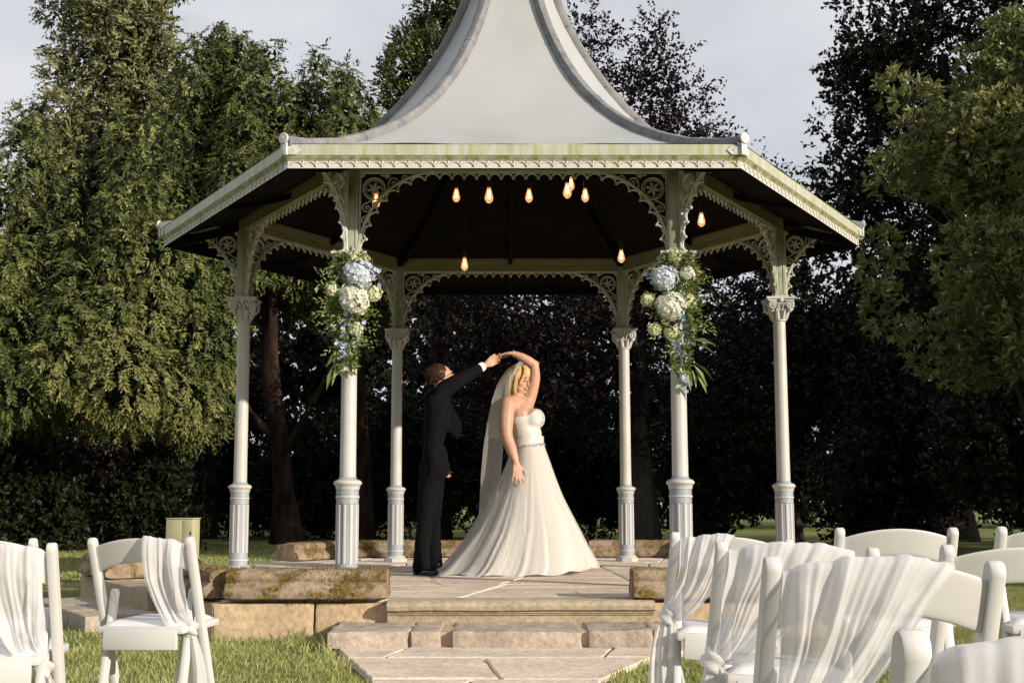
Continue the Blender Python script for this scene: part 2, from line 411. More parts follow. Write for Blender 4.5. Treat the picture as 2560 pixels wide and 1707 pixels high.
# coping (kerb) stones: swept moulded section
CPROF = [(0.15, 0), (0.195, 0.012), (0.20, 0.045), (0.175, 0.075), (0.145, 0.098), (0.128, 0.112), (0.138, 0.128), (0.135, 0.155), (0.11, 0.178), (0.06, 0.185), (0, 0.187),
         (-0.06, 0.185), (-0.11, 0.178), (-0.135, 0.155), (-0.138, 0.128), (-0.128, 0.112), (-0.145, 0.098), (-0.175, 0.075), (-0.20, 0.045), (-0.195, 0.012), (-0.15, 0)]
def coping(A, B, seed, amp=0.011):
    A = Vector(A); B = Vector(B); L = (B-A).length; d = (B-A)/L; nrm = Vector((d.y, -d.x, 0))
    n = max(3, int(L/0.05)); v = []; np_ = len(CPROF)
    c = (A+B)/2
    for i in range(n+1):
        s = min(max(L*i/n, 0), L); e = min(i, n-i); k = 0.93 if e == 0 else (0.985 if e == 1 else 1.0)
        for (o, z) in CPROF:
            p = A+d*s+nrm*o*k+Vector((0, 0, 0.09+(z-0.09)*k)); q = p*7+Vector((seed*5.1, 0, 0))
            h = noise.noise(q)+0.6*noise.noise(q*2.3)+0.4*noise.noise(q*5)
            p = p+nrm*h*amp*(1 if o >= 0 else -1)+Vector((0, 0, h*amp*0.8*(1 if z > 0.1 else 0.2)))
            v.append(tuple(p-c))
    f = [(i*np_+j, i*np_+j+1, (i+1)*np_+j+1, (i+1)*np_+j) for i in range(n) for j in range(np_-1)]
    f += [(i*np_+np_-1, i*np_, (i+1)*np_, (i+1)*np_+np_-1) for i in range(n)]
    f += [tuple(range(np_-1, -1, -1)), tuple(n*np_+j for j in range(np_))]
    mb = MB(); mb.add(v, f); o = mb.build('coping_stone', M_COPE, platform, c, smooth=True, angle=55); return o
CR = 3.165/0.8660254; CZ = FLOOR+0.004
for side in range(6):
    mid = -90+60*side; A = hexpt(CR, mid-30, CZ); B = hexpt(CR, mid+30, CZ); L = (B-A).length; d = (B-A)/L
    if side == 0:   segs = [(0.0, L/2-0.81), (L/2+0.735, L)]
    elif side == 3: segs = [(0.0, 0.95), (0.97, 1.62), (2.02, 2.75), (2.77, L)]
    else:           segs = [(0.0, L/2-0.72), (L/2+0.72, L)]
    for k, (a, b) in enumerate(segs):
        coping(A+d*(a+0.004), A+d*(b-0.004), side*4+k)
# front nosing stone with mouldings, two courses of steps
def nosing(x0, x1, y, parent):
    prof = [(0.30, FLOOR-0.10), (0.30, FLOOR), (0.02, FLOOR), (0.0, FLOOR-0.012), (-0.012, FLOOR-0.03), (-0.006, FLOOR-0.055), (0.02, FLOOR-0.066), (0.02, FLOOR-0.074), (0.032, FLOOR-0.078), (0.032, FLOOR-0.086), (0.045, FLOOR-0.09), (0.05, FLOOR-0.16)]
    n = 40; v = []
    for i in range(n+1):
        x = x0+(x1-x0)*i/n
        for (o, z) in prof:
            h = noise.noise(Vector((x*5, z*9, 2.2)))+0.5*noise.noise(Vector((x*13, z*20, 5)))
            v.append((x, y+o-abs(h)*0.006*(1 if o < 0.1 else 0), z+h*0.004*(1 if o < 0.2 and z > FLOOR-0.07 else 0.2)))
    k = len(prof); f = [(i*k+j, i*k+j+1, (i+1)*k+j+1, (i+1)*k+j) for i in range(n) for j in range(k-1)]
    f += [tuple(range(k)), tuple(n*k+j for j in range(k-1, -1, -1))]
    mb = MB(); mb.add(v, f); return mb.build('step_nosing', M_NOSE, parent, (0, 0, 0.002), smooth=True, angle=40)
nosing(-0.80, 0.86, -3.40, platform)
mb = rough_block((0, 0, 0), (1.62, 0.2, 0.16), 0.006, 77); o = mb.build('step_riser', M_NOSE, platform, (0.02, -3.24, 0.135)); 
for k, (x0, x1) in enumerate(((-1.10, -0.625), (-0.615, -0.445), (-0.375, 0.37), (0.415, 0.78), (0.79, 1.40))):
    o = rough_block((0, 0, 0), (x1-x0, 0.62, 0.10), 0.013 if k != 1 else 0.006, 90+k, 0.035, 0.006).build('step_slab', M_STEP, platform, ((x0+x1)/2, -3.60-0.02*(k == 2), 0.118+0.003*(k % 2)), smooth=True, angle=50)
mb = MB(); mb.box((0.14, -3.585, 0.080), (2.46, 0.58, 0.163)); mb.build('step_mortar', M_MORTAR, platform, smooth=False)
# side entrance steps (left and right front sides)
for side in (5, 1):
    mid = -90+60*side
    for k, (x0, x1) in enumerate(((-0.95, -0.2), (-0.18, 0.4), (0.42, 0.95))):
        o = rough_block((0, 0, 0), (x1-x0, 0.62, 0.12), 0.008, 130+side*4+k).build('step_slab', M_STEP, platform)
        c = Vector(((x0+x1)/2, -3.55, 0)); c.rotate(Matrix.Rotation(R(mid+90), 3, 'Z')); o.location = (c.x, c.y, 0.10); o.rotation_euler = (0, 0, R(mid+90))
    o = rough_block((0, 0, 0), (1.5, 0.34, 0.16), 0.005, 140+side).build('step_nosing', M_NOSE, platform)
    c = Vector((0, -3.23, 0)); c.rotate(Matrix.Rotation(R(mid+90), 3, 'Z')); o.location = (c.x, c.y, FLOOR-0.078); o.rotation_euler = (0, 0, R(mid+90))

# ------------------------------------------------------------------ flagstone path
def path_z(x, y): return 0.075-0.045*min(1, max(0, (-3.9-y)/2.4))
PATHP = [(-1.05, -3.86), (1.10, -3.86), (0.62, -4.45), (0.42, -4.95), (0.30, -6.0), (0.28, -9.5), (-0.72, -9.5), (-0.66, -6.2), (-0.66, -5.3), (-0.86, -4.6)]
path = MB().add([(x, y, path_z(x, y)-0.018) for x, y in PATHP], [tuple(range(len(PATHP)))]).build('path', M_MORTAR, None, smooth=False)
tag(path, 'flagstone path leading up to the bandstand steps', None, kind='structure')
g = random.Random(23)
rows = [(-3.87, -4.30), (-4.30, -5.05), (-5.05, -5.75), (-5.75, -6.5), (-6.5, -7.3), (-7.3, -8.2), (-8.2, -9.4)]
def xr(y, right):
    t = sorted([p for p in PATHP if (p[0] > 0) == right], key=lambda p: p[1])
    for a, b in zip(t, t[1:]):
        if a[1] <= y <= b[1]: return a[0]+(b[0]-a[0])*(y-a[1])/(b[1]-a[1])
    return t[-1][0] if y > t[-1][1] else t[0][0]
for i, (ya, yb) in enumerate(rows):
    cuts = [[-0.68, 0.52], [-0.14], [-0.28], [-0.1], [-0.3], [-0.1], [-0.25]][i]
    xa = [None]+cuts+[None]
    for a, b in zip(xa, xa[1:]):
        j = g.uniform(-0.05, 0.05)
        k_ = 0.05*(-1)**i; P = [(xr(ya, False) if a is None else a+k_, ya), (xr(ya, True) if b is None else b+k_, ya), (xr(yb, True) if b is None else b-k_, yb), (xr(yb, False) if a is None else a-k_, yb)]
        slab(P, path_z, 0.05, M_SLAB, path, 'paving_slab', 0.012, g, 0.006)
# ------------------------------------------------------------------ bandstand
CAPZ = 2.74; BEAM0, BEAM1 = 3.37, 3.51; RC = 2.42; RE = 3.19
band = tag(empty('bandstand', (0, 0, FLOOR)), 'hexagonal white cast iron bandstand with swept bell roof and lacy brackets', 'bandstand')
Z0 = -FLOOR     # children are given in bandstand space
def up(z): return z+Z0
HIP = [(3.20, 3.395), (2.95, 3.435), (2.6, 3.53), (2.3, 3.645), (2.0, 3.785), (1.75, 3.925), (1.5, 4.095), (1.25, 4.30), (1.05, 4.50), (0.88, 4.70), (0.74, 4.895), (0.62, 5.09), (0.52, 5.28), (0.44, 5.47), (0.37, 5.67), (0.31, 5.90), (0.26, 6.16), (0.22, 6.45), (0.19, 6.75)]
def hip_at(k, off=0.0): r, z = HIP[k]; return r, z+off
# column parts
col_prof = [(0.0595, 1.085), (0.058, 1.30), (0.0565, 1.8), (0.0555, 2.2), (0.055, 2.53)]
def col_shaft():
    mb = MB(); mb.lathe([(r, z-FLOOR) for r, z in col_prof], 28); return mb.mesh('column', M_PAINT2)
def col_pedestal():
    mb = MB(); T = 1.05-FLOOR
    # base torus and plinth
    mb.lathe([(0.125, 0.0), (0.125, 0.035)], 8); mb.lathe([(0.11, 0.03), (0.112, 0.04), (0.10, 0.05), (0.090, 0.055)], 32)
    mb.lathe([(0.086, T-0.715)]+[(0.086+0.014*math.sin(math.pi*i/6), T-0.715+0.03*i/6) for i in range(1, 7)], 32, cap=False)
    mb.lathe([(0.083, 0.05), (0.083, T-0.71)], 32, cap=False)
    mb.lathe([(0.081, T-0.69), (0.081, T-0.575)], 32, m=1, cap=False)
    mb.lathe([(0.082, T-0.648), (0.087, T-0.643), (0.087, T-0.634), (0.082, T-0.629)], 32, cap=False)
    # fluted body: grey ground with raised white ribs
    n = 10
    mb.lathe([(0.076, T-0.58), (0.076, T-0.15)], 40, m=1, cap=False)
    for k in range(n):
        a0 = 2*math.pi*(k+0.28)/n; a1 = 2*math.pi*(k+0.72)/n; v = []
        for z in (T-0.575, T-0.152):
            for a, r in ((a0, 0.074), (a0, 0.0795), (a0+(a1-a0)*.25, 0.0825), (a0+(a1-a0)*.75, 0.0825), (a1, 0.0795), (a1, 0.074)): v.append((r*math.cos(a), r*math.sin(a), z))
        mb.add(v, [(i, i+1, 7+i, 6+i) for i in range(5)]+[tuple(range(6)), tuple(range(6, 12))], 0)
    mb.lathe([(0.081, T-0.15), (0.081, T-0.046)], 32, m=1, cap=False)
    mb.lathe([(0.082, T-0.108), (0.0865, T-0.104), (0.0865, T-0.096), (0.082, T-0.092)], 32, cap=False)
    mb.lathe([(0.086, T-0.046), (0.087, T-0.028), (0.092, T-0.022)]+[(0.088+0.0155*math.sin(math.pi*i/7), T-0.02+0.04*i/7) for i in range(8)], 36, cap=False)
    mb.lathe([(0.088, T+0.019), (0.070, T+0.026), (0.064, T+0.036), (0.0595, T+0.045)], 32, m=1)
    return mb.mesh('pedestal', [M_PAINT2, M_GREY])
def spiral(c, r0, turns, ang0, sgn, n=22):
    return [(c[0]+r0*(1-0.86*i/(n-1))*math.cos(ang0+sgn*turns*2*math.pi*i/(n-1)), c[1]+r0*(1-0.86*i/(n-1))*math.sin(ang0+sgn*turns*2*math.pi*i/(n-1))) for i in range(n)]
def col_capital():
    mb = MB(); z0 = 2.53-FLOOR; z1 = CAPZ-FLOOR
    mb.lathe([(0.055, z0-0.002), (0.066, z0), (0.066, z0+0.012), (0.060, z0+0.018), (0.062, z0+0.05), (0.072, z0+0.10), (0.088, z0+0.15), (0.092, z0+0.175)], 24)
    # abacus: two-step square with hollow sides
    def aba(h, zz0, zz1, hollow):
        P = []
        for s in range(4):
            for i in range(6):
                t = -1+2*i/6; x, y = t*h, -h+hollow*(1-t*t); a = s*math.pi/2
                P.append((x*math.cos(a)-y*math.sin(a), x*math.sin(a)+y*math.cos(a)))
        mb.prism(P, zz0, zz1)
    aba(0.118, z1-0.036, z1-0.017, 0.012); aba(0.132, z1-0.018, z1, 0.012)
    mb.box((0, 0, z1+0.008), (0.15, 0.15, 0.018))
    for s in range(4):
        M = Matrix.Rotation(s*math.pi/2, 4, 'Z')
        for sg in (-1, 1):
            sp = spiral((sg*0.073, z1-0.075), 0.036, 1.6, math.pi/2, -sg if False else sg*-1)
            pts = [(0.012*sg, -0.085, z0+0.085), (0.028*sg, -0.098, z1-0.06)]+[(x, -0.112, z) for x, z in sp]
            mb.tube(pts, [0.010]*2+[0.0105-0.005*i/21 for i in range(22)], 5, M=M)
            mb.ball((sg*0.073, -0.112, z1-0.075), 0.011, 8, 5, M=M)
            mb.tube([(sg*0.11, -0.075, z1-0.10), (sg*0.085, -0.085, z1-0.122), (sg*0.05, -0.07, z1-0.12)], [0.012, 0.016, 0.008], 6, M=M)
        mb.ball((0, -0.118, z1-0.03), (0.020, 0.012, 0.022), 8, 6, M=M)
        mb.tube([(0, -0.115, z1-0.05), (0, -0.105, z1-0.075)], [0.010, 0.004], 6, M=M)
        for a in (-0.4, 0.4):                         # acanthus tongues
            M2 = M @ Matrix.Rotation(a, 4, 'Z')
            mb.tube([(0, -0.060, z0+0.02), (0, -0.071, z0+0.055), (0, -0.082, z0+0.085), (0, -0.100, z0+0.098), (0, -0.104, z0+0.088)], [0.019, 0.020, 0.018, 0.012, 0.006], 6, M=M2, flat=0.4 if False else 1.0)
    return mb.mesh('capital', M_PAINT2)
def col_post():
    mb = MB(); z0, z1 = CAPZ-FLOOR+0.012, BEAM1-FLOOR-0.005
    mb.bbox((0, 0, (z0+z1)/2), (0.105, 0.105, z1-z0), 0.008)
    for s in range(4):
        M = Matrix.Rotation(s*math.pi/2, 4, 'Z')
        mb.bbox((0, -0.052, z0+0.012), (0.125, 0.014, 0.026), 0.004, M=M)
        mb.box((0.041, -0.0535, (z0+z1)/2), (0.012, 0.008, z1-z0-0.06), M=M)
    return mb.mesh('upper_post', M_ALGAE)
me_col, me_ped, me_cap, me_post = col_shaft(), col_pedestal(), col_capital(), col_post()
for k in range(6):
    c = hexpt(RC, 60*k)
    o = link(bpy.data.objects.new('column', me_col), band); o.location = (c.x, c.y, 0)
    for nm, me in (('pedestal', me_ped), ('capital', me_cap), ('upper_post', me_post)):
        q = link(bpy.data.objects.new(nm, me), o)
        if nm == 'pedestal': q.rotation_euler = (0, 0, R(4+60*k))
# cast maker's lettering on the pedestals' upper grey band (raised letters, only partly legible)
def raised_text(txt, size, ext):
    cu = bpy.data.curves.new('lettering', 'FONT'); cu.body = txt; cu.size = size; cu.extrude = ext; cu.align_x = 'CENTER'; cu.align_y = 'CENTER'
    ob = bpy.data.objects.new('lettering', cu); COL.objects.link(ob); bpy.context.view_layer.update()
    me = bpy.data.meshes.new_from_object(ob.evaluated_get(bpy.context.evaluated_depsgraph_get())); bpy.data.objects.remove(ob); return me
cols = [o for o in band.children if o.name.startswith('column')]
for k, txt, a0 in ((4, 'MINISTRATOR', -118), (2, 'BIRM', -84), (1, 'N', -90)):
    me = raised_text(txt, 0.030, 0.0025)
    for v in me.vertices:
        a = R(a0)+v.co.x/0.081; r = 0.0815+v.co.z*0.6; h = v.co.y
        v.co = (r*math.cos(a), r*math.sin(a), 1.05-FLOOR-0.068+h)
    me.materials.clear(); me.materials.append(M_PAINT2)
    link(bpy.data.objects.new('lettering', me), cols[k])

# bracket fretwork, built in the x-z plane from the post face outwards
def arch_pt(s, a, b): return (a*(1-math.cos(s*math.pi/2)), b*math.sin(s*math.pi/2))
def bracket_mesh(a, b, depth=0.030):
    mb = MB(); T = lambda p, y=0.0: (p[0], y, p[1])
    n = 26; A = []
    # ellipse from (0,0) vertical tangent to (a,b) horizontal tangent
    for i in range(n+1):
        s = i/n; A.append((a*(1-math.cos(s*math.pi/2)), b*math.sin(s*math.pi/2)))
    for y in (-depth*0.28, depth*0.28): mb.tube([T(p, y) for p in A], 0.0095, 6)
    mb.box((0.008, 0, b/2), (0.014, depth, b)); mb.box((a/2, 0, b-0.007), (a, depth*0.9, 0.012))
    # scallops along the arch
    L = [0.0]
    for p, q in zip(A, A[1:]): L.append(L[-1]+math.hypot(q[0]-p[0], q[1]-p[1]))
    def at(s):
        for i in range(n):
            if L[i+1] >= s: f = (s-L[i])/(L[i+1]-L[i]); break
        p = (A[i][0]+f*(A[i+1][0]-A[i][0]), A[i][1]+f*(A[i+1][1]-A[i][1])); d = (A[i+1][0]-A[i][0], A[i+1][1]-A[i][1]); l = math.hypot(*d)
        return p, (d[0]/l, d[1]/l)
    m = 8; w = L[-1]/m
    for k in range(m):
        pts = []
        for i in range(9):
            t = i/8; p, d = at(min(L[-1]-1e-6, w*(k+t))); dep = 0.010+0.036*(1-math.sin(math.pi*t)**0.8)
            pts.append((p[0]+d[1]*dep, 0, p[1]-d[0]*dep))
        mb.tube(pts, 0.0078, 5, flat=1.3)
        mb.ball(pts[0] if k else pts[0], 0.0125, 7, 5)
    mb.ball(pts[-1], 0.0125, 7, 5)
    # rosette in a ring
    C = (0.112*a/0.60, b*0.79); rr = min(0.082, 0.082*a/0.6)
    ring = lambda r, nn=20: [(C[0]+r*math.cos(2*math.pi*i/nn), 0, C[1]+r*math.sin(2*math.pi*i/nn)) for i in range(nn)]
    mb.tube(ring(rr), 0.0065, 5, closed=True, flat=1.6); mb.tube(ring(rr*0.8), 0.0035, 5, closed=True)
    for k in range(6):
        t = k*math.pi/3+0.3; mb.tube([(C[0]+r*math.cos(t), -0.004*(1-r/rr), C[1]+r*math.sin(t)) for r in (0.006, rr*0.3, rr*0.52, rr*0.66)], [0.004, 0.011, 0.010, 0.003], 5, flat=0.6)
    mb.ball((C[0], -0.004, C[1]), 0.009, 6, 5)
    mb.tube([(C[0]-rr, 0, C[1]), (C[0]-rr*0.6, 0, C[1])], 0.004, 4); mb.tube([(C[0]+rr, 0, C[1]), (C[0]+rr*0.6, 0, C[1])], 0.004, 4)
    # scrolls
    def scroll(c, r, a0, sg, tail=None, turns=1.4, rad=0.0055):
        sp = spiral(c, r, turns, a0, sg, 18); pts = [(x, 0, z) for x, z in sp]
        if tail: pts = [(tail[0], 0, tail[1])]+pts
        mb.tube(pts, rad, 5, flat=1.4); mb.ball(pts[-1], 0.008, 6, 4)
    sx = a/0.60
    scroll((0.262*sx, b*0.865), 0.042, math.pi, -1, (0.215*sx, b*0.76)); scroll((0.345*sx, b*0.915), 0.028, math.pi*1.1, -1, (0.30*sx, b*0.83))
    scroll((0.060*sx, b*0.555), 0.040, math.pi/2, 1, (0.10*sx, b*0.66)); scroll((0.118*sx, b*0.60), 0.022, -math.pi/2, 1)
    scroll((0.048*sx, b*0.405), 0.032, math.pi/2, 1, (0.09*sx, b*0.47)); scroll((0.034*sx, b*0.285), 0.022, math.pi/2, 1, (0.055*sx, b*0.34))
    scroll((0.21*sx, b*0.945), 0.022, 0, 1, (0.16*sx, b*0.955)); scroll((0.42*sx, b*0.945), 0.018, math.pi, -1, (0.38*sx, b*0.90))
    scroll((0.024*sx, b*0.95), 0.018, 0, 1); scroll((0.165*sx, b*0.68), 0.022, 0, 1)
    mb.tube([(0.02*sx, 0, b*0.22), (0.028*sx, 0, b*0.15), (0.018*sx, 0, b*0.08)], 0.005, 5)
    return mb
BR_A, BR_B = 0.60, BEAM0-CAPZ-0.004
me_brk = bracket_mesh(BR_A, BR_B).mesh('arch_bracket', M_PAINT)
bm_m = bracket_mesh(BR_A, BR_B); bm_m.v = [(-x, y, z) for x, y, z in bm_m.v]; me_brk_m = bm_m.mesh('arch_bracket', M_PAINT)
me_eave = bracket_mesh(0.56, BR_B).mesh('eave_bracket', M_PAINT)
# beams with scalloped middle
LB = RC
def beam_mesh():
    mb = MB(); z0, z1 = BEAM0-FLOOR, BEAM1-FLOOR
    mb.bbox((0, 0, (z0+z1)/2+0.006), (LB-0.10, 0.07, z1-z0-0.012), 0.006)
    mb.bbox((0, 0, z0+0.006), (LB-0.112, 0.095, 0.022), 0.005); mb.box((0, -0.04, z1-0.02), (LB-0.11, 0.02, 0.018)); mb.box((0, 0.04, z0+0.035), (LB-0.11, 0.014, 0.014))
    for i in range(9): mb.ball((-1.0+0.25*i, 0.036, z0+0.055), 0.008, 6, 4)
    return mb.mesh('frieze_beam', M_OLIVE)
def scallop_mesh():
    mb = MB(); z0 = BEAM0-FLOOR-0.005; half = LB/2-0.055-BR_A; n = max(3, round(2*half/0.093)); w = 2*half/n
    for y in (-0.0085, 0.0085): mb.tube([(-half, y, z0-0.004), (half, y, z0-0.004)], 0.0085, 5)
    for k in range(n):
        pts = []
        for i in range(9):
            t = i/8; pts.append((-half+w*(k+t), 0, z0-0.010-0.036*(1-math.sin(math.pi*t)**0.8)))
        mb.tube(pts, 0.0078, 5, flat=1.3)
        if k: mb.ball(pts[0], 0.0125, 7, 5)
    return mb.mesh('scalloped_edge', M_PAINT)
me_beam, me_scal = beam_mesh(), scallop_mesh()
for side in range(6):
    mid = -90+60*side; c = hexpt(RC*0.8660254, mid); rz = R(mid+90)
    o = link(bpy.data.objects.new('frieze_beam', me_beam), band); o.location = (c.x, c.y, 0); o.rotation_euler = (0, 0, rz)
    q = link(bpy.data.objects.new('scalloped_edge', me_scal), o)
    q = link(bpy.data.objects.new('arch_bracket', me_brk), o); q.location = (-LB/2+0.055, 0, CAPZ-FLOOR+0.002)
    q = link(bpy.data.objects.new('arch_bracket', me_brk_m), o); q.location = (LB/2-0.055, 0, CAPZ-FLOOR+0.002)
    c = hexpt(RC+0.062, 60*side); q = link(bpy.data.objects.new('eave_bracket', me_eave), band); q.location = (c.x, c.y, CAPZ-FLOOR+0.002); q.rotation_euler = (0, 0, R(60*side))
    # cantilever bar over the eave bracket
    mb = MB(); mb.box((0.36, 0, BEAM0-FLOOR+0.014), (0.66, 0.05, 0.03)); q = mb.build('eave_bar', M_ALGAE, band, hexpt(RC, 60*side), R(60*side), smooth=False)

# gutter boards with moulding and blind arcade
GT, GB = 3.39, 3.222; AP = RE*0.8660254
def gutter_mesh():
    mb = MB(); L = RE
    v = []
    for z, o in ((GT, 0.0), (GT-0.006, -0.006), (GT-0.08, -0.004), (GT-0.084, 0.004)):
        l = (AP-o)/0.8660254/2; v += [(-l, o, z-FLOOR), (l, o, z-FLOOR)]
    for z, o in ((GT-0.084, 0.05), (GT, 0.05)):
        l = (AP-o)/0.8660254/2; v += [(-l, o, z-FLOOR), (l, o, z-FLOOR)]
    mb.add(v, [(0, 1, 3, 2), (2, 3, 5, 4), (4, 5, 7, 6), (6, 7, 9, 8), (8, 9, 11, 10), (10, 11, 1, 0)]); mb.m[3] = mb.m[4] = 1  # underside and back coloured dark in place of shade
    return mb.mesh('gutter_board', [M_GUTTER, M_DARKWOOD_SHADE], smooth=False)
def sweep_edge(prof, name, mat):
    mb = MB(); v = []
    for o, z in prof:
        l = (AP-o)/0.8660254/2; v += [(-l, o, z-FLOOR), (l, o, z-FLOOR)]
    n = len(prof); mb.add(v, [(2*i, 2*i+1, (2*i+3) % (2*n), (2*i+2) % (2*n)) for i in range(n)])
    for i in (n-2, n-3): mb.m[i] = 1  # back and underside faces get the dark colour as painted shade
    return mb
def moulding_mesh():
    z = GT-0.085
    return sweep_edge([(0.001, z), (-0.001, z-0.006), (0.006, z-0.009), (0.006, z-0.014), (0.012, z-0.017), (0.016, z-0.026), (0.022, z-0.030), (0.045, z-0.030), (0.045, z)], 'm', None).mesh('moulding', [M_MOULD, M_DARKWOOD_SHADE], smooth=False)
def arcade_mesh():
    z1 = GT-0.112
    mb = sweep_edge([(0.022, z1), (0.022, GB+0.006), (0.018, GB+0.006), (0.018, GB), (0.045, GB), (0.045, z1)], 'a', None)
    L = RE-0.06; n = 34; w = L/n
    for k in range(n):
        pts = []
        for i in range(8):
            t = i/7; pts.append((-L/2+w*(k+0.06+0.88*t), 0.019, z1-FLOOR-0.034+0.026*math.sin(math.pi*t)**0.75))
        mb.tube(pts, [0.004]+[0.0062]*6+[0.006], 5); mb.ball((pts[-1][0]+0.003, 0.017, pts[-1][2]-0.004), 0.0085, 6, 4)
        mb.tube([(pts[-1][0]+0.004, 0.02, z1-FLOOR-0.004), (pts[-1][0]+0.004, 0.02, z1-FLOOR-0.03)], [0.008, 0.004], 4)
    return mb.mesh('arcade_trim', [M_TRIM, M_DARKWOOD_SHADE])
me_gut, me_mou, me_arc = gutter_mesh(), moulding_mesh(), arcade_mesh()
def panel_grid(off, mat, name, nu=14, warp=0.0, kmax=None, shrink=1.0, under=False):
    """one roof face: straight between two hip curves (local: outward = -y)"""
    mb = MB(); H_ = HIP[:kmax]; nv = len(H_)
    def fn(u, v):
        k = min(nv-1, int(round(v*(nv-1)))); r, z = H_[k]; r *= shrink; x = (u-0.5)*r; y = -r*0.8660254
        w = warp*noise.noise(Vector((x*2.1, z*2.1, 4.0)))*math.sin(math.pi*u)
        return (x, y-w, z-FLOOR+off+w*0.5)
    mb.grid(fn, nu, nv); return mb.mesh(name, mat, True, 60)
me_roof = panel_grid(-0.004, M_ROOF, 'roof_panel', nu=20, warp=0.016)
me_ceil = panel_grid(-0.075, M_DARKWOOD_SHADE, 'ceiling_panel', nu=6, shrink=0.972)
def hip_mesh():
    mb = MB(); prof = [(-0.042, -0.02), (-0.046, 0.02), (-0.034, 0.046), (0, 0.056), (0.034, 0.046), (0.046, 0.02), (0.042, -0.02)]; v = []
    # denser interpolation
    P = [Vector((r, 0, z)) for r, z in HIP]; D = []
    for i in range(len(P)-1):
        for t in (0, 0.5): D.append(P[i].lerp(P[i+1], t))
    D.append(P[-1])
    for i, p in enumerate(D):
        d = (D[min(i+1, len(D)-1)]-D[max(i-1, 0)]).normalized(); nrm = Vector((-d.z, 0, d.x)) if d.x > 0 else Vector((d.z, 0, -d.x))
        if nrm.z < 0: nrm = -nrm
        w = 1.0+0.03*noise.noise(Vector((i*0.9, 1, 2)))
        for (y, h) in prof: v.append(tuple(p+Vector((0, y*w, 0))+nrm*h*w+Vector((0, 0, -FLOOR))))
    n = len(prof); f = [(i*n+j, i*n+j+1, (i+1)*n+j+1, (i+1)*n+j) for i in range(len(D)-1) for j in range(n-1)]+[tuple(range(n))]
    mb.add(v, f)
    for i in (6, 13, 20, 27):     # lead laps
        p = D[i]; d = (D[i+1]-D[i-1]).normalized()
        nrm = Vector((d.z, 0, -d.x))
        if nrm.z < 0: nrm = -nrm
        a = [tuple(p+Vector((0, y*1.06, 0))+nrm*h*1.06+Vector((0, 0, -FLOOR))) for y, h in prof]; b = [tuple(p+d*0.02+Vector((0, y*1.06, 0))+nrm*h*1.06+Vector((0, 0, -FLOOR))) for y, h in prof]
        mb.add(a+b, [(j, j+1, n+j+1, n+j) for j in range(n-1)]+[tuple(range(n)), tuple(range(n, 2*n))])
    for i in range(3, 34, 3):     # fixings
        p = D[i]; mb.ball((p.x, 0.047, p.z-FLOOR+0.012), 0.008, 6, 4); mb.ball((p.x, -0.047, p.z-FLOOR+0.012), 0.008, 6, 4)
    return mb.mesh('hip_roll', M_LEAD)
def disc_mesh():
    mb = MB(); M = Matrix.Translation((3.215, 0, 3.425-FLOOR)) @ Matrix.Rotation(math.pi/2, 4, 'Y')
    mb.lathe([(0.036, -0.012), (0.040, -0.006), (0.040, 0.006), (0.036, 0.010), (0.008, 0.011), (0.006, 0.016)], 22, M=M)
    mb.bbox((3.205, 0, 3.352-FLOOR), (0.02, 0.052, 0.09), 0.003)
    return mb.mesh('end_disc', M_LEADW)
def plate_mesh():
    mb = MB()
    for sg in (-1, 1):
        M = Matrix.Translation((3.19, 0, 0)) @ Matrix.Rotation(sg*R(30)+math.pi/2*0, 4, 'Z')
        P = [(0, 3.312-FLOOR), (0.075, 3.312-FLOOR), (0.11, 3.345-FLOOR), (0.075, 3.378-FLOOR), (0, 3.378-FLOOR)]
        v = [(0.013, sg*x, z) for x, z in P]+[(0.006, sg*x, z) for x, z in P]; n = 5
        mb.add(v, [tuple(range(5)), tuple(range(9, 4, -1))]+[(i, (i+1) % 5, 5+(i+1) % 5, 5+i) for i in range(5)], M=M)
        for x, z in ((0.06, 3.345), (0.02, 3.36)): mb.ball((0.014, sg*x, z-FLOOR), 0.006, 6, 4, M=M)
    return mb.mesh('corner_plate', M_LEADW, smooth=False)
me_hip, me_disc, me_plate = hip_mesh(), disc_mesh(), plate_mesh()
def rafter_mesh():
    mb = MB(); P = [(r*0.8660254*0.97, z-0.095) for r, z in HIP[:15]]
    v = []
    for r, z in P: v += [(-0.02, -r, z-FLOOR), (0.02, -r, z-FLOOR), (0.02, -r, z-FLOOR-0.05), (-0.02, -r, z-FLOOR-0.05)]
    n = len(P); mb.add(v, [(4*i+j, 4*i+(j+1) % 4, 4*i+4+(j+1) % 4, 4*i+4+j) for i in range(n-1) for j in range(4)]); return mb.mesh('rafter', M_DARKWOOD_SHADE, smooth=False)
def hiprafter_mesh():
    mb = MB(); v = []
    for r, z in HIP[:15]: v += [(r*0.96, -0.025, z-0.09-FLOOR), (r*0.96, 0.025, z-0.09-FLOOR), (r*0.96, 0.025, z-0.17-FLOOR), (r*0.96, -0.025, z-0.17-FLOOR)]
    n = 15; mb.add(v, [(4*i+j, 4*i+(j+1) % 4, 4*i+4+(j+1) % 4, 4*i+4+j) for i in range(n-1) for j in range(4)]); return mb.mesh('hip_rafter', M_DARKWOOD_SHADE, smooth=False)
me_raf, me_hraf = rafter_mesh(), hiprafter_mesh()
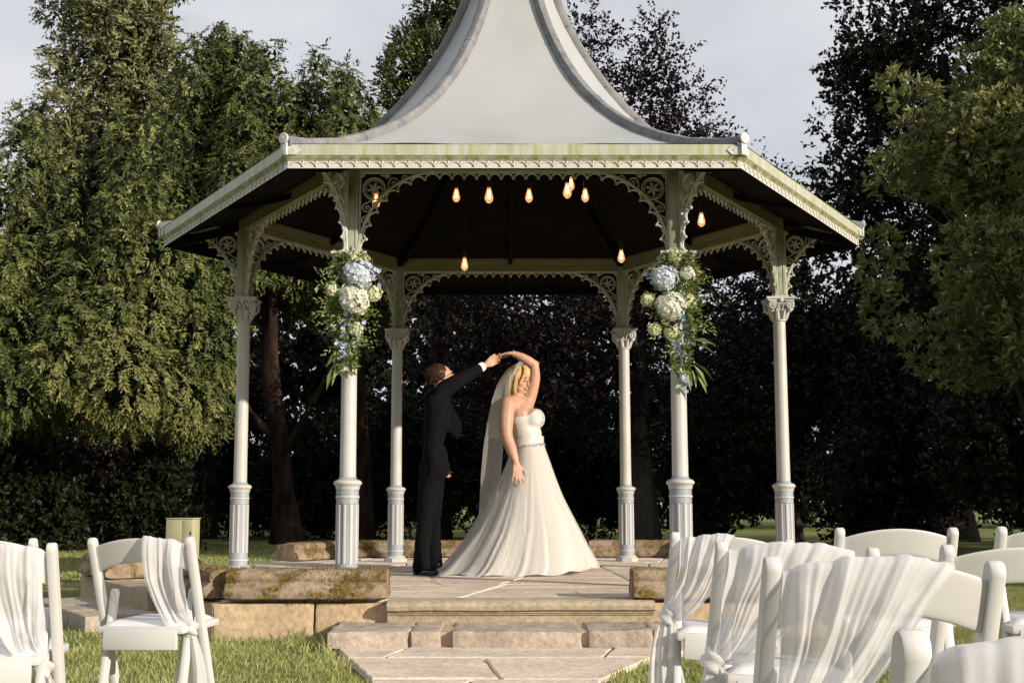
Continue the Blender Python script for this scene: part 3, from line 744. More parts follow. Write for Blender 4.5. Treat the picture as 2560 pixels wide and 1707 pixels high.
for side in range(6):
    mid = -90+60*side; rz = R(mid+90); c = hexpt(AP, mid)
    o = link(bpy.data.objects.new('gutter_board', me_gut), band); o.location = (c.x, c.y, 0); o.rotation_euler = (0, 0, rz)
    for nm, me in (('moulding', me_mou), ('arcade_trim', me_arc)): link(bpy.data.objects.new(nm, me), o)
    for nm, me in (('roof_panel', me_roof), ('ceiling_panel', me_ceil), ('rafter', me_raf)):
        q = link(bpy.data.objects.new(nm, me), band); q.rotation_euler = (0, 0, rz)
    h = link(bpy.data.objects.new('hip_roll', me_hip), band); h.rotation_euler = (0, 0, R(60*side))
    link(bpy.data.objects.new('end_disc', me_disc), h); link(bpy.data.objects.new('corner_plate', me_plate), h)
    q = link(bpy.data.objects.new('hip_rafter', me_hraf), band); q.rotation_euler = (0, 0, R(60*side))
mb = MB(); mb.lathe([(0.22, 6.70), (0.22, 6.78), (0.12, 6.84), (0.07, 6.95), (0.13, 7.08), (0.13, 7.16), (0.05, 7.26), (0.02, 7.7), (0.0, 7.72)], 20, c=(0, 0, -FLOOR)); mb.build('roof_finial', M_LEAD, band)

# ------------------------------------------------------------------ filament bulbs hanging under the roof
def glass_mat():
    m, t, b, src = base_mat('amber_bulb_glass', 0.05, 0.5, rand=False)
    b.inputs['Base Color'].default_value = (1.0, 0.72, 0.45, 1); b.inputs['Transmission Weight'].default_value = 0.9; b.inputs['IOR'].default_value = 1.1
    b.inputs['Emission Color'].default_value = (1.0, 0.45, 0.20, 1); b.inputs['Emission Strength'].default_value = 0.40
    return m
def emit_mat(name, c, s):
    m = bpy.data.materials.new(name); m.use_nodes = True; b = m.node_tree.nodes['Principled BSDF']
    b.inputs['Base Color'].default_value = (0.1, 0.05, 0.02, 1); b.inputs['Emission Color'].default_value = (*c, 1); b.inputs['Emission Strength'].default_value = s; return m
M_BULB, M_FIL = glass_mat(), emit_mat('glowing_filament', (1.0, 0.62, 0.28), 5.0)
BULBS = [((-1.143, -0.962, 3.43), 'leftmost lit amber bulb, seen through the lacework by the flowered post'), ((-0.49, -0.462, 3.597), 'lit amber bulb, second from the left under the roof'),
         ((-0.188, -1.762, 3.278), 'lit amber bulb, third from the left under the roof'), ((0.149, -0.462, 3.593), 'lit amber bulb hanging nearest the middle of the roof opening'),
         ((0.42, -1.762, 3.316), 'larger lit amber bulb of the close pair under the front beam'), ((0.517, -0.462, 3.698), 'amber bulb half hidden behind the larger bulb of the pair'),
         ((0.643, -0.462, 3.596), 'lit amber bulb just right of the close pair'), ((-0.434, 0.138, 3.096), 'lit amber bulb hanging low before the back beam on the left'),
         ((1.01, 0.138, 3.168), 'lit amber bulb hanging low before the back beam on the right'), ((1.63, -0.662, 3.332), 'lit amber bulb at the far right, beyond the right flowered post')]
mbg = MB(); mbg.lathe([(0.012, 0.055), (0.014, 0.045), (0.022, 0.015), (0.031, -0.02), (0.0325, -0.035), (0.028, -0.052), (0.016, -0.066), (0.004, -0.072)], 16); me_bg = mbg.mesh('glass', M_BULB)
mbf = MB()
for k in range(4):
    a = k*math.pi/2; mbf.tube([(0.006*math.cos(a), 0.006*math.sin(a), 0.03), (0.011*math.cos(a), 0.011*math.sin(a), -0.038), (0.009*math.cos(a+.8), 0.009*math.sin(a+.8), 0.02)], 0.0022, 5)
me_bf = mbf.mesh('filament', M_FIL)
mbs = MB(); mbs.lathe([(0.006, 0.13), (0.018, 0.12), (0.020, 0.06), (0.016, 0.05)], 12); me_bs = mbs.mesh('socket', M_CORD)
for (x, y, z), lab in BULBS:
    e = tag(empty('hanging_bulb', (x, y, z)), lab, 'light bulb', 'filament bulbs under the roof')
    for nm, me in (('glass', me_bg), ('filament', me_bf), ('socket', me_bs)): link(bpy.data.objects.new(nm, me), e)
    rr = math.hypot(x, y); ztop = np.interp(hexdist(x, y)/0.8660254, [h[0] for h in HIP[::-1]], [h[1] for h in HIP[::-1]])-0.16
    mb = MB(); mb.tube([(0, 0, 0.12), (0.004, 0.003, 0.12+(ztop-z-0.12)*0.5), (0.0, 0, max(0.2, ztop-z))], 0.004, 5); mb.build('cord', M_CORD, e)
# ------------------------------------------------------------------ folding chairs
def capsule_bar(mb, A, B, wx, wy, round_top=True, m=0):
    """flat bar from A (bottom) to B (top), width wx across x, wy along its side, round top end; both lie in one x plane"""
    A = Vector(A); B = Vector(B); d = (B-A); L = d.length; d.normalize(); s = Vector((1, 0, 0)); u = s.cross(d)
    prof = []                               # outline in (u, d)
    h = wy/2; prof += [(-h, 0), (h, 0)]
    if round_top:
        for i in range(9): a = math.pi*i/8; prof.append((h*math.cos(a), L-h+h*math.sin(a)))
    else: prof += [(h, L), (-h, L)]
    rings = [(-wx/2, 0.90), (-wx/2+0.004, 1.0), (wx/2-0.004, 1.0), (wx/2, 0.90)]; v = []; n = len(prof)
    for o, k in rings:
        for (a, b) in prof: v.append(tuple(A+s*o+u*a*k+d*(L/2+(b-L/2)*(1-(1-k)*0.04))))
    f = [(r*n+i, r*n+(i+1) % n, (r+1)*n+(i+1) % n, (r+1)*n+i) for r in range(3) for i in range(n)]+[tuple(range(n)), tuple(3*n+i for i in range(n))]
    mb.add(v, f, m)
PTOP, PFOOT = (-0.19, 0.79), (0.14, 0.0)
def post_y(z): return PTOP[0]+(PFOOT[0]-PTOP[0])*(PTOP[1]-z)/PTOP[1]
def panel_top(x): return 0.752+0.036*(1-(x/0.2)**2)
def panel_bow(x): return -0.028*(1-(x/0.2)**2)
def chair_meshes():
    D = {}
    mb = MB(); capsule_bar(mb, (0, PFOOT[0], PFOOT[1]), (0, PTOP[0], PTOP[1]), 0.027, 0.043); D['post'] = mb.mesh('post', M_RESIN)
    mb = MB(); capsule_bar(mb, (0, -0.19, 0.0), (0, -0.045, 0.585), 0.024, 0.038); D['rear_leg'] = mb.mesh('rear_leg', M_RESIN)
    mb = MB()
    def pf(u, v):                      # closed section round the panel
        x = -0.186+0.372*u; zt = panel_top(x); zb = zt-0.100+0.006*(1-(x/0.2)**2); a = v*2*math.pi
        z = (zt+zb)/2+(zt-zb)/2*math.copysign(abs(math.sin(a))**0.35, math.sin(a)); y = post_y(z)+panel_bow(x)+0.008*math.copysign(abs(math.cos(a))**0.5, math.cos(a)); return (x, y, z)
    mb.grid(pf, 15, 25); D['back_panel'] = mb.mesh('back_panel', M_RESIN, True, 60)
    mb = MB(); mb.bbox((0, 0.025, 0.432), (0.352, 0.40, 0.030), 0.008); D['seat'] = mb.mesh('seat', M_RESIN)
    mb = MB()
    def sf(u, v):
        x = (u-0.5)*0.325; y = -0.155+0.36*v; e = min(1, 8*min(u, 1-u), 8*min(v, 1-v)); return (x, y, 0.447+0.022*math.sqrt(max(0, e))-0.006*(abs((v*5) % 1-0.5) < 0.06))
    mb.grid(sf, 17, 26); D['seat_pad'] = mb.mesh('seat_pad', M_VINYL, True, 70)
    mb = MB(); mb.bbox((0, -0.168, 0.395), (0.30, 0.022, 0.075), 0.004); D['rear_rail'] = mb.mesh('rear_rail', M_RESIN)
    mb = MB(); mb.bbox((0, -0.162, 0.125), (0.30, 0.020, 0.045), 0.005); D['rear_stretcher'] = mb.mesh('rear_stretcher', M_RESIN)
    mb = MB(); mb.bbox((0, 0.075, 0.15), (0.36, 0.020, 0.045), 0.005); D['front_stretcher'] = mb.mesh('front_stretcher', M_RESIN)
    return D
CH = chair_meshes()
def make_chair(x, y, z, yaw, roll, label):
    e = empty('folding_chair', (x, y, z)); e.rotation_euler = (0, R(roll), R(yaw))
    tag(e, label, 'chair', 'white folding chairs set out in rows')
    for sx in (-0.2, 0.2):
        o = link(bpy.data.objects.new('post', CH['post']), e); o.location = (sx, 0, 0)
    for sx in (-0.163, 0.163):
        o = link(bpy.data.objects.new('rear_leg', CH['rear_leg']), e); o.location = (sx, 0, 0)
    for nm in ('back_panel', 'seat', 'seat_pad', 'rear_rail', 'rear_stretcher', 'front_stretcher'):
        o = link(bpy.data.objects.new(nm, CH[nm]), e)
    return e
chA = make_chair(-1.466, -6.194, -0.019, -8, -0.6, 'white folding chair by the path, sash tied on its right post')
chB = make_chair(-1.696, -7.273, -0.009, 6, 0, 'white folding chair cut by the left edge, sash on its right')
chC = make_chair(-2.164, -6.122, -0.024, 4, 0, 'white folding chair at the left edge behind the draped one, back nearly hidden')
chD = make_chair(0.674, -6.742, -0.003, 0, 3.8, 'farthest draped white folding chair right of the path, nearest the steps')
chE = make_chair(0.663, -7.862, 0.002, 0, 2.6, 'draped white folding chair between two other draped ones on the right')
chF = make_chair(0.588, -8.957, 0.010, 0, 1.2, 'large draped white folding chair in the right foreground, its whole back in view')
chG = make_chair(0.523, -10.002, -0.014, 0, 0, 'nearest white folding chair, only one post and draped back top at the bottom right')
chH = make_chair(1.310, -6.722, 0.022, 0, 0, 'bare white folding chair, whole back panel in view, right side back row')
chI = make_chair(1.282, -7.862, -0.004, 0, 1, 'bare white folding chair in the middle row, cut by the right edge')
chJ = make_chair(1.882, -6.722, 0.025, 0, 0, 'bare white folding chair at the far right corner of the back row')

# ------------------------------------------------------------------ chiffon sashes
def chiffon_mat(name, col, trans, alpha, bs=0.12):
    m, t, b, src = base_mat(name, 0.8, 0.1)
    b.inputs['Base Color'].default_value = (*col, 1); b.inputs['Sheen Weight'].default_value = 0.2
    tr = N(t, 'ShaderNodeBsdfTranslucent'); tr.inputs['Color'].default_value = (*col, 1)
    ms = N(t, 'ShaderNodeMixShader'); ms.inputs[0].default_value = trans
    t.links.new(b.outputs[0], ms.inputs[1]); t.links.new(tr.outputs[0], ms.inputs[2]); out_ = ms.outputs[0]
    if alpha < 1:
        tp = N(t, 'ShaderNodeBsdfTransparent'); m2 = N(t, 'ShaderNodeMixShader'); m2.inputs[0].default_value = alpha
        t.links.new(tp.outputs[0], m2.inputs[1]); t.links.new(out_, m2.inputs[2]); out_ = m2.outputs[0]
    t.links.new(out_, t.nodes['Material Output'].inputs['Surface'])
    n1 = noise_node(t, src, 14, 6, 0.6, (3, 3, 0.5)); n2 = noise_node(t, src, 500, 2)
    ad = N(t, 'ShaderNodeMath', operation='ADD'); t.links.new(n1.outputs['Fac'], ad.inputs[0]); ad.inputs[1].default_value = 0
    bump(t, b, ad.outputs[0], bs, 0.012)
    return m
M_SASH = chiffon_mat('white_chiffon', (0.79, 0.785, 0.80), 0.45, 0.80)
def bez(P, t):
    a = 1-t; return P[0]*(a*a*a)+P[1]*(3*a*a*t)+P[2]*(3*a*t*t)+P[3]*(t*t*t)
def sash(chair, xa, xb, kx, kz, label, seed, tail=0.42, sag=0.06, tdx=0.0, nf=5, tw=0.075, lat=0.0):
    g = random.Random(seed); ph = [g.uniform(0, 6.28) for _ in range(6)]
    K = Vector((kx, post_y(kz)-0.055, kz)); far = xa if abs(xa-kx) > abs(xb-kx) else xb; span = abs(far-kx)+1e-6
    mb = MB(); nu, nv = 84, 50
    def fold(s): return 0.62*math.sin(2*math.pi*nf*0.62*s+ph[0]+1.6*math.sin(5*s+ph[3]))+0.30*math.sin(2*math.pi*nf*1.13*s+ph[1]+1.2*math.sin(9*s+ph[4]))+0.10*math.sin(2*math.pi*nf*2.9*s+ph[2])+0.35*noise.noise(Vector((s*nf*1.3, seed, 0)))
    def fn(s, tt):
        xt = xa+(xb-xa)*s; zt = panel_top(xt)+0.007+0.004*fold(s); yt = post_y(zt)+panel_bow(xt)
        t = (tt-0.10)/0.90; fd = fold(s)
        if t < 0:
            q = -t/0.111; return (xt, yt-0.016+0.034*q, zt-0.055*max(0, q-0.35)/0.65+0.004*math.sin(math.pi*min(1, q*2)))
        P0 = Vector((xt, yt-0.016, zt)); dx = (xt-kx)
        w = abs(dx)/span
        P1 = P0+Vector((-dx*lat, -0.012, -(zt-kz)*(0.55-0.5*lat)))
        P2 = Vector((kx+dx*(0.55-0.6*lat), K.y-0.02-0.03*w, kz+0.05-(sag+0.09)*w)); P3 = K+Vector(((s-0.5)*0.030, 0.006*fd, 0.018*fd))
        p = bez((P0, P1, P2, P3), t); am = 0.004+0.013*math.sin(math.pi*min(1, t*1.05))**0.8
        p.y -= am*(fd+0.6); p.x += 0.006*math.sin(9*t+ph[4]+fd*2)*t*(1-t)*4; p.z += 0.004*math.sin(17*s+5*t)
        p.y += 0.004*noise.noise(Vector((s*6+seed, t*9, 1)))
        return tuple(p)
    mb.grid(fn, nu, nv)
    o = mb.build('chair_sash', M_SASH, None, (0, 0, 0), smooth=True, angle=180)
    mk = MB()                                       # wrapped knot
    def kn(u, v):
        a = u*2*math.pi; b = -math.pi/2+math.pi*v; r = 1+0.22*math.sin(5*b+2*a+ph[2])+0.1*math.sin(11*a); return (K.x+0.030*r*math.cos(b)*math.cos(a), K.y+0.028*r*math.cos(b)*math.sin(a), K.z+0.034*r*math.sin(b))
    mk.grid(kn, 22, 14, closed_u=True); k = mk.build('knot', M_SASH, o, smooth=True, angle=180)
    mt = MB()
    def tl(s, t):
        w = 0.018+tw*t**0.6; fd = fold(s*0.8+0.1)
        return (K.x+tdx*t**1.2+(s-0.5)*2*w+0.008*math.sin(6*t+ph[1]), K.y-0.006-0.024*(fd)*(0.3+t)+0.04*t, K.z-0.01-tail*t-0.02*(1-abs(2*s-1))*t)
    mt.grid(tl, 40, 26); mt.build('tail', M_SASH, o, smooth=True, angle=180)
    o.matrix_world = chair.matrix_basis.copy(); tag(o, label, 'chair sash', 'white chiffon sashes on the chairs')
    return o
sash(chA, 0.03, 0.186, 0.175, 0.43, 'white chiffon sash knotted on the chair beside the path, left side', 1, 0.42, 0.02, -0.03, 3)
sash(chB, 0.02, 0.182, 0.165, 0.40, 'white chiffon sash hanging low on the chair at the left edge', 2, 0.35, -0.02, 0.02, 3)
sash(chD, -0.184, 0.0, -0.205, 0.50, 'white chiffon sash on the farthest right-hand chair, knotted beside the steps', 3, 0.46, 0.03, 0.02, 4, lat=0.25)
sash(chE, -0.184, 0.145, -0.205, 0.475, 'white chiffon sash on the middle of three draped right-hand chairs', 4, 0.42, 0.02, 0.02, 5, lat=0.32)
sash(chF, -0.184, 0.115, -0.20, 0.40, 'wide white chiffon sash across the large foreground chair back', 5, 0.36, -0.06, 0.03, 6, lat=0.36)
sash(chG, -0.182, 0.15, -0.19, 0.42, 'white chiffon sash on the nearest chair in the bottom right corner', 6, 0.36, 0.0, 0.0, 5, lat=0.3)

# ------------------------------------------------------------------ grass blades (uncountable)
def in_path(x, y): return -9.5 < y < -3.86 and xr(y, False)-0.03+0.07*noise.noise(Vector((0, y*3, 1))) < x < xr(y, True)+0.03+0.07*noise.noise(Vector((9, y*3, 1)))
def grass():
    g = np.random.default_rng(5); V = []; T = []
    zones = [((-2.6, 2.6), (-7.6, -3.3), 70000, 1.0), ((-6.5, -2.0), (-3.5, 6.0), 26000, 1.0), ((2.0, 6.0), (-4.0, 5.0), 9000, 1.0), ((-9, -2.5), (6, 15), 14000, 1.2), ((-3, 3.5), (3.3, 9), 10000, 1.1)]
    for (x0, x1), (y0, y1), n, sc in zones:
        X = g.uniform(x0, x1, n); Y = g.uniform(y0, y1, n)
        for x, y in zip(X, Y):
            hd = hexdist(x, y)
            if hd < 3.32 or in_path(x, y) or (-4.0 < y < -3.2 and -1.08 < x < 1.42): continue
            if abs(x+0.2)/(y+11.6) > 0.45 : continue
            c = noise.noise(Vector((x*1.7, y*1.7, 0))); h = (0.024+0.016*c+0.022*g.random()**2)*sc
            edge = min(abs(hd-3.32), 9)
            if edge < 0.22: h *= 1.0+1.6*(1-edge/0.22)*g.random()
            if y < -3.9 and min(abs(x-xr(y, False)), abs(x-xr(y, True))) < 0.09: h *= 1.0+0.9*g.random()
            if -1.4 < x < -0.95 and -3.95 < y < -3.3: h *= 1.9
            a = g.uniform(0, 6.283); w = 0.0022+0.0016*g.random()+(0.002 if y > 3 else 0); le = h*g.uniform(0.2, 0.95); z = ground_z(x, y)-0.004
            dx, dy = math.cos(a), math.sin(a); b = g.uniform(0, 6.283); sx, sy = -math.sin(b)*w, math.cos(b)*w
            V += [(x-sx, y-sy, z), (x+sx, y+sy, z), (x+dx*le*0.4+sx*.7, y+dy*le*0.4+sy*.7, z+h*0.62), (x+dx*le*0.4-sx*.7, y+dy*le*0.4-sy*.7, z+h*0.62), (x+dx*le, y+dy*le, z+h)]
            T.append(min(1, max(0, 0.45+0.35*c+g.normal(0, 0.2))))
    V = np.array(V, dtype=np.float32); n = len(T); i = np.arange(n)*5
    F = [(a, a+1, a+2, a+3) for a in i]+[(a+3, a+2, a+4) for a in i]
    me = bpy.data.meshes.new('grass'); me.from_pydata(V.tolist(), [], F); me.materials.append(M_GRASS)
    at = me.attributes.new('tint', 'FLOAT', 'FACE'); at.data.foreach_set('value', np.array(T+T, dtype=np.float32))
    o = link(bpy.data.objects.new('grass', me)); tag(o, 'short uneven green grass blades of the lawn', 'grass', kind='stuff')
grass()
# ------------------------------------------------------------------ trees and shrubs
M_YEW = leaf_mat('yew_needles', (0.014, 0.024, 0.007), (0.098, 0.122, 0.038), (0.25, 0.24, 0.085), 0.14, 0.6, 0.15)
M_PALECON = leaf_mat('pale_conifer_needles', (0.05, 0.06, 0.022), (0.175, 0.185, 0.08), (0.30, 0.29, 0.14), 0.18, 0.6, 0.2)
M_WEEP = leaf_mat('weeping_conifer_needles', (0.05, 0.06, 0.02), (0.10, 0.115, 0.038), (0.19, 0.19, 0.075), 0.18, 0.6, 0.2)
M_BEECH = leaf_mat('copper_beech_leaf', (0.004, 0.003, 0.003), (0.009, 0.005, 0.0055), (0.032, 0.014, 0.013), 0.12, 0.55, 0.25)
M_DARKLEAF = leaf_mat('leaf_dark_for_shade', (0.005, 0.008, 0.003), (0.011, 0.016, 0.005), (0.028, 0.037, 0.011), 0.08, 0.55, 0.25)  # near-black leaf colour carries the deep shade of the background
M_RHODO = leaf_mat('rhododendron_leaf', (0.045, 0.062, 0.018), (0.125, 0.148, 0.042), (0.26, 0.26, 0.09), 0.25, 0.45, 0.35)
M_BUSH = leaf_mat('hedge_leaf', (0.03, 0.045, 0.012), (0.075, 0.10, 0.024), (0.14, 0.15, 0.04), 0.22, 0.45, 0.4)
M_BARK = simple('red_brown_bark', (0.006, 0.005, 0.004), (0.042, 0.022, 0.015), 7, 0.9, 0.2, 0.9, 22, stretch=(1, 1, 0.25))
M_BARKG = simple('grey_bark', (0.025, 0.022, 0.018), (0.06, 0.05, 0.04), 9, 0.9, 0.2, 0.8, 30, stretch=(1, 1, 0.3))
M_TWIG = simple('pale_twig_bark', (0.17, 0.15, 0.075), (0.11, 0.09, 0.05), 20, 0.8, 0.2)

def unit(a): return a/np.maximum(1e-9, np.linalg.norm(a, axis=-1, keepdims=True))
def sample_lobes(g, lobes, n, r0, front=0.78):
    L = np.array(lobes); w = (L[:, 3]*L[:, 5]+L[:, 4]*L[:, 5]+L[:, 3]*L[:, 4]); k = g.choice(len(L), n, p=w/w.sum())
    u = unit(g.normal(size=(n, 3))); flip = (g.random(n) < (front-0.5)*2) & (u[:, 1] > 0); u[flip, 1] *= -1
    r = r0+(1-r0)*np.sqrt(g.random(n)); return L[k, :3]+u*L[k, 3:6]*r[:, None], u, k
def leaf_quads(P, D, side, ln, wd, mid=0.45):
    a = P; b = P+D*(ln*mid)[:, None]+side*(wd/2)[:, None]; c = P+D*ln[:, None]; d = P+D*(ln*mid)[:, None]-side*(wd/2)[:, None]
    return np.stack([a, b, c, d], 1).reshape(-1, 3)
def quads_object(name, V, tint, mat, parent, origin):
    V = (V-np.array(origin)).astype(np.float32); n = len(V)//4
    me = bpy.data.meshes.new(name); me.vertices.add(n*4); me.vertices.foreach_set('co', V.ravel())
    me.loops.add(n*4); me.loops.foreach_set('vertex_index', np.arange(n*4, dtype=np.int32))
    me.polygons.add(n); me.polygons.foreach_set('loop_start', np.arange(0, n*4, 4, dtype=np.int32))
    me.update(calc_edges=True); me.validate()
    at = me.attributes.new('tint', 'FLOAT', 'FACE'); at.data.foreach_set('value', np.clip(tint, 0, 1).astype(np.float32))
    me.materials.append(mat); return link(bpy.data.objects.new(name, me), parent)
def crown_lobes(g, cx, cy, prof, n, size=(0.32, 0.55), squash=1.0, tall=1.15, inn=0.75):
    """uneven crown: lobes set round an axis; prof = [(z, radius)]"""
    zs = [p[0] for p in prof]; rs = [p[1] for p in prof]; out = []
    for i in range(n):
        z = g.uniform(zs[0], zs[-1]); R_ = np.interp(z, zs, rs); a = g.uniform(0, 2*np.pi)
        if math.sin(a) > 0 and g.random() < 0.45: a = -a
        s = R_*g.uniform(*size)+0.12; rr = max(0, R_-s*0.85)*g.uniform(inn, 1.08)
        out.append((cx+rr*math.cos(a), cy+rr*math.sin(a)*squash, z, s, s, s*tall*g.uniform(0.8, 1.3)))
    for z, R_ in prof[1:-1]: out.append((cx, cy, z, R_*0.62, R_*0.62*squash, (zs[-1]-zs[0])/len(prof)*0.7))
    return out
def spires(g, cx, cy, R_, ztop, fall, zbot, r, n, squash=0.8):
    """yew crown: a crowd of upright tapering leaders of uneven height, each a stack of clumps"""
    out = []; a0 = g.uniform(0, 6.28)
    for i in range(n):
        q = math.sqrt((i+0.5)/n); a = a0+i*2.39996+g.normal(0, 0.25); x = cx+R_*q*math.cos(a); y = cy+R_*q*math.sin(a)*squash
        zt = ztop-fall*q**1.6+g.normal(0, 0.45); zb = zbot+g.uniform(-0.3, 0.6); rr = r*g.uniform(0.75, 1.25); m = max(3, int((zt-zb)/0.75))
        for k in range(m):
            t = k/(m-1); w = rr*(1-0.80*t**1.3)*g.uniform(0.85, 1.15); out.append((x+g.normal(0, 0.13)*(1-t), y+g.normal(0, 0.13)*(1-t), zb+(zt-zb)*t, w, w, max(0.42, w*1.15)))
    return out
def slow(P, f, seed):     # slow drift of leaf colour through a crown
    return 0.5*(np.sin(P[:, 0]*f+seed)*np.sin(P[:, 2]*f*1.3+seed*2)+np.sin(P[:, 1]*f*1.7+P[:, 2]*f*0.7+seed*3))*0.5
def conifer(g, lobes, n, per, sl, leaf, droop, mat, parent, origin, tbias=0.42, core=2500, corem=0.34, yellow=0.05, inner=()):
    p, u, k = sample_lobes(g, lobes, int(n*1.9), 0.80); LA = np.array(lobes); keep = np.ones(len(p), bool)
    for j in range(len(LA)):                        # sprays only on the outside of the clumps, leaving the clefts to the dark-tinted core leaves
        keep &= ~((k != j) & ((((p-LA[j, :3])/LA[j, 3:6])**2).sum(1) < 0.70))
    idx = np.nonzero(keep)[0][:n]; p, u, k = p[idx], u[idx], k[idx]; n = len(idx)
    d = unit(u*np.array([0.55, 0.55, 0.35])+np.array([0, 0, -droop])+g.normal(size=(n, 3))*0.28); l = g.uniform(*sl, n)
    lt = g.normal(0, 0.10, len(lobes))[k]
    tb = np.clip(tbias+lt+g.normal(0, 0.12, n)+0.2*slow(p, 1.1, 2.0), 0, 1); tb[g.random(n) < yellow] = 0.92
    Vs, Ts = [], []; up = np.array([0, 0, 1.0]); nn = unit(u*np.array([1, 1, 0.8])+up*0.35+g.normal(size=(n, 3))*0.22); sd = unit(np.cross(d, nn))
    for q in range(per):
        t = (q+g.random(n))/per; b = p+d*(l*t)[:, None]+np.array([0, 0, -1.0])*(0.30*abs(droop)*l*t*t)[:, None]
        sg = np.where(g.random(n) < 0.5, -1, 1.0); dd = unit(d*0.85+sd*(sg*0.70)[:, None]+g.normal(size=(n, 3))*0.18)
        side = unit(np.cross(dd, nn+g.normal(size=(n, 3))*0.35)); ln = leaf[0]*g.uniform(0.6, 1.45, n)*(1.2-0.5*t); wd = leaf[1]*g.uniform(0.7, 1.3, n)
        Vs.append(leaf_quads(b, dd, side, ln, wd)); Ts.append(np.clip(tb+0.12*(t-0.5)+g.normal(0, 0.07, n), 0, 1))
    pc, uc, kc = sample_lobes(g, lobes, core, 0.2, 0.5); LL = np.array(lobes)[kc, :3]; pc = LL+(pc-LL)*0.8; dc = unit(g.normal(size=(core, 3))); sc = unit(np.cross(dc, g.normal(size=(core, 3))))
    f = np.full(core, 0.16)*g.uniform(0.6, 1.3, core); Vs.append(leaf_quads(pc, dc, sc, f, f*0.5)); Ts.append(np.full(core, 0.05))  # core leaves tinted dark, crown shade put into the colour
    if inner:                                       # dense inner leaves at the darkest tint, standing in for crown shade
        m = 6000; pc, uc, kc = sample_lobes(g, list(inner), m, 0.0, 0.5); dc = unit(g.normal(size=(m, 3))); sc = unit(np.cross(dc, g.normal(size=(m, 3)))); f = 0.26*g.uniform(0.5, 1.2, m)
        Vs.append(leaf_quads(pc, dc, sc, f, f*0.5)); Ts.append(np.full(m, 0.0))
    return quads_object('crown', np.concatenate(Vs), np.concatenate(Ts), mat, parent, origin)
def broad(g, lobes, n, per, tl, leaf, mat, parent, origin, tbias=0.45, core=1500, corem=0.3, r0=0.6, upb=0.25, name='crown', front=0.72, flatl=0.5):
    p, u, k = sample_lobes(g, lobes, n, r0, front); d = unit(u*np.array([1, 1, 0.6])+np.array([0, 0, upb])+g.normal(size=(n, 3))*0.45); l = g.uniform(*tl, n)
    tb = np.clip(tbias+g.normal(0, 0.15, n)+0.25*slow(p, 0.9, 1.0), 0, 1); Vs, Ts = [], []
    for q in range(per):
        t = (q+g.random(n)*0.8)/per; b = p+d*(l*t)[:, None]; pr = unit(np.cross(d, g.normal(size=(n, 3)))); dd = unit(d*0.55+pr*0.8)
        nrm = unit(np.array([0, 0, 1.0])*flatl+g.normal(size=(n, 3))*0.5); side = unit(np.cross(dd, nrm)); ln = leaf[0]*g.uniform(0.7, 1.25, n); wd = leaf[1]*g.uniform(0.8, 1.2, n)
        Vs.append(leaf_quads(b, dd, side, ln, wd)); Ts.append(np.clip(tb+g.normal(0, 0.1, n), 0, 1))
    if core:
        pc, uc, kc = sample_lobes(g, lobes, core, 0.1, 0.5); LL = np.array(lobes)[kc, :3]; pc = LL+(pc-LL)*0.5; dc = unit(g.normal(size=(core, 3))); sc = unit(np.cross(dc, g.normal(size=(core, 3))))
        f = np.full(core, corem)*g.uniform(0.6, 1.2, core); Vs.append(leaf_quads(pc, dc, sc, f, f*0.6)); Ts.append(np.full(core, 0.08))  # dark tint on core leaves stands in for inner shade
    return quads_object(name, np.concatenate(Vs), np.concatenate(Ts), mat, parent, origin), p, d
def trunk(parent, base, top, r0, r1, mat, seed=1, limbs=(), flare=1.5):
    mb = MB(); A = Vector((0, 0, -0.1)); B = Vector(top)-Vector(base); n = 12; pts = []; rr = []
    for i in range(n+1):
        t = i/n; w = 0.25*r0; pts.append(A.lerp(B, t)+Vector((noise.noise(Vector((t*3, seed, 0)))*w*2, noise.noise(Vector((t*3, seed, 7)))*w*2, 0)) if i else A); rr.append((r0+(r1-r0)*t)*(1+(flare-1)*max(0, 1-t*7)))
    mb.tube(pts, rr, 14)
    for i, v in enumerate(mb.v):                                   # ribbed bark
        p = Vector(v); a = math.atan2(p.y, p.x); k = 1+0.13*math.sin(5*a+seed+p.z*0.6)+0.07*math.sin(11*a+p.z*1.3); c = Vector((0, 0, p.z)); mb.v[i] = tuple(Vector((p.x*k, p.y*k, p.z)))
    for L in limbs:
        q = [Vector(x)-Vector(base) for x in L]; m = []
        for i in range(len(q)-1):
            for t in (0, 0.33, 0.66): m.append(q[i].lerp(q[i+1], t)+Vector((noise.noise(q[i]*3+Vector((t, 0, 0))), noise.noise(q[i]*3+Vector((0, t, 5))), 0))*0.10)
        m.append(q[-1]); mb.tube(m, [r0*0.38*(1-0.8*i/(len(m)-1)) for i in range(len(m))], 7)
    return mb.build('trunk', mat, parent, smooth=True, angle=80)
def tree(name, base, label, cat='tree', group=None): return tag(empty(name, base), label, cat, group)
gr = np.random.default_rng(3)
GZ = 0.05
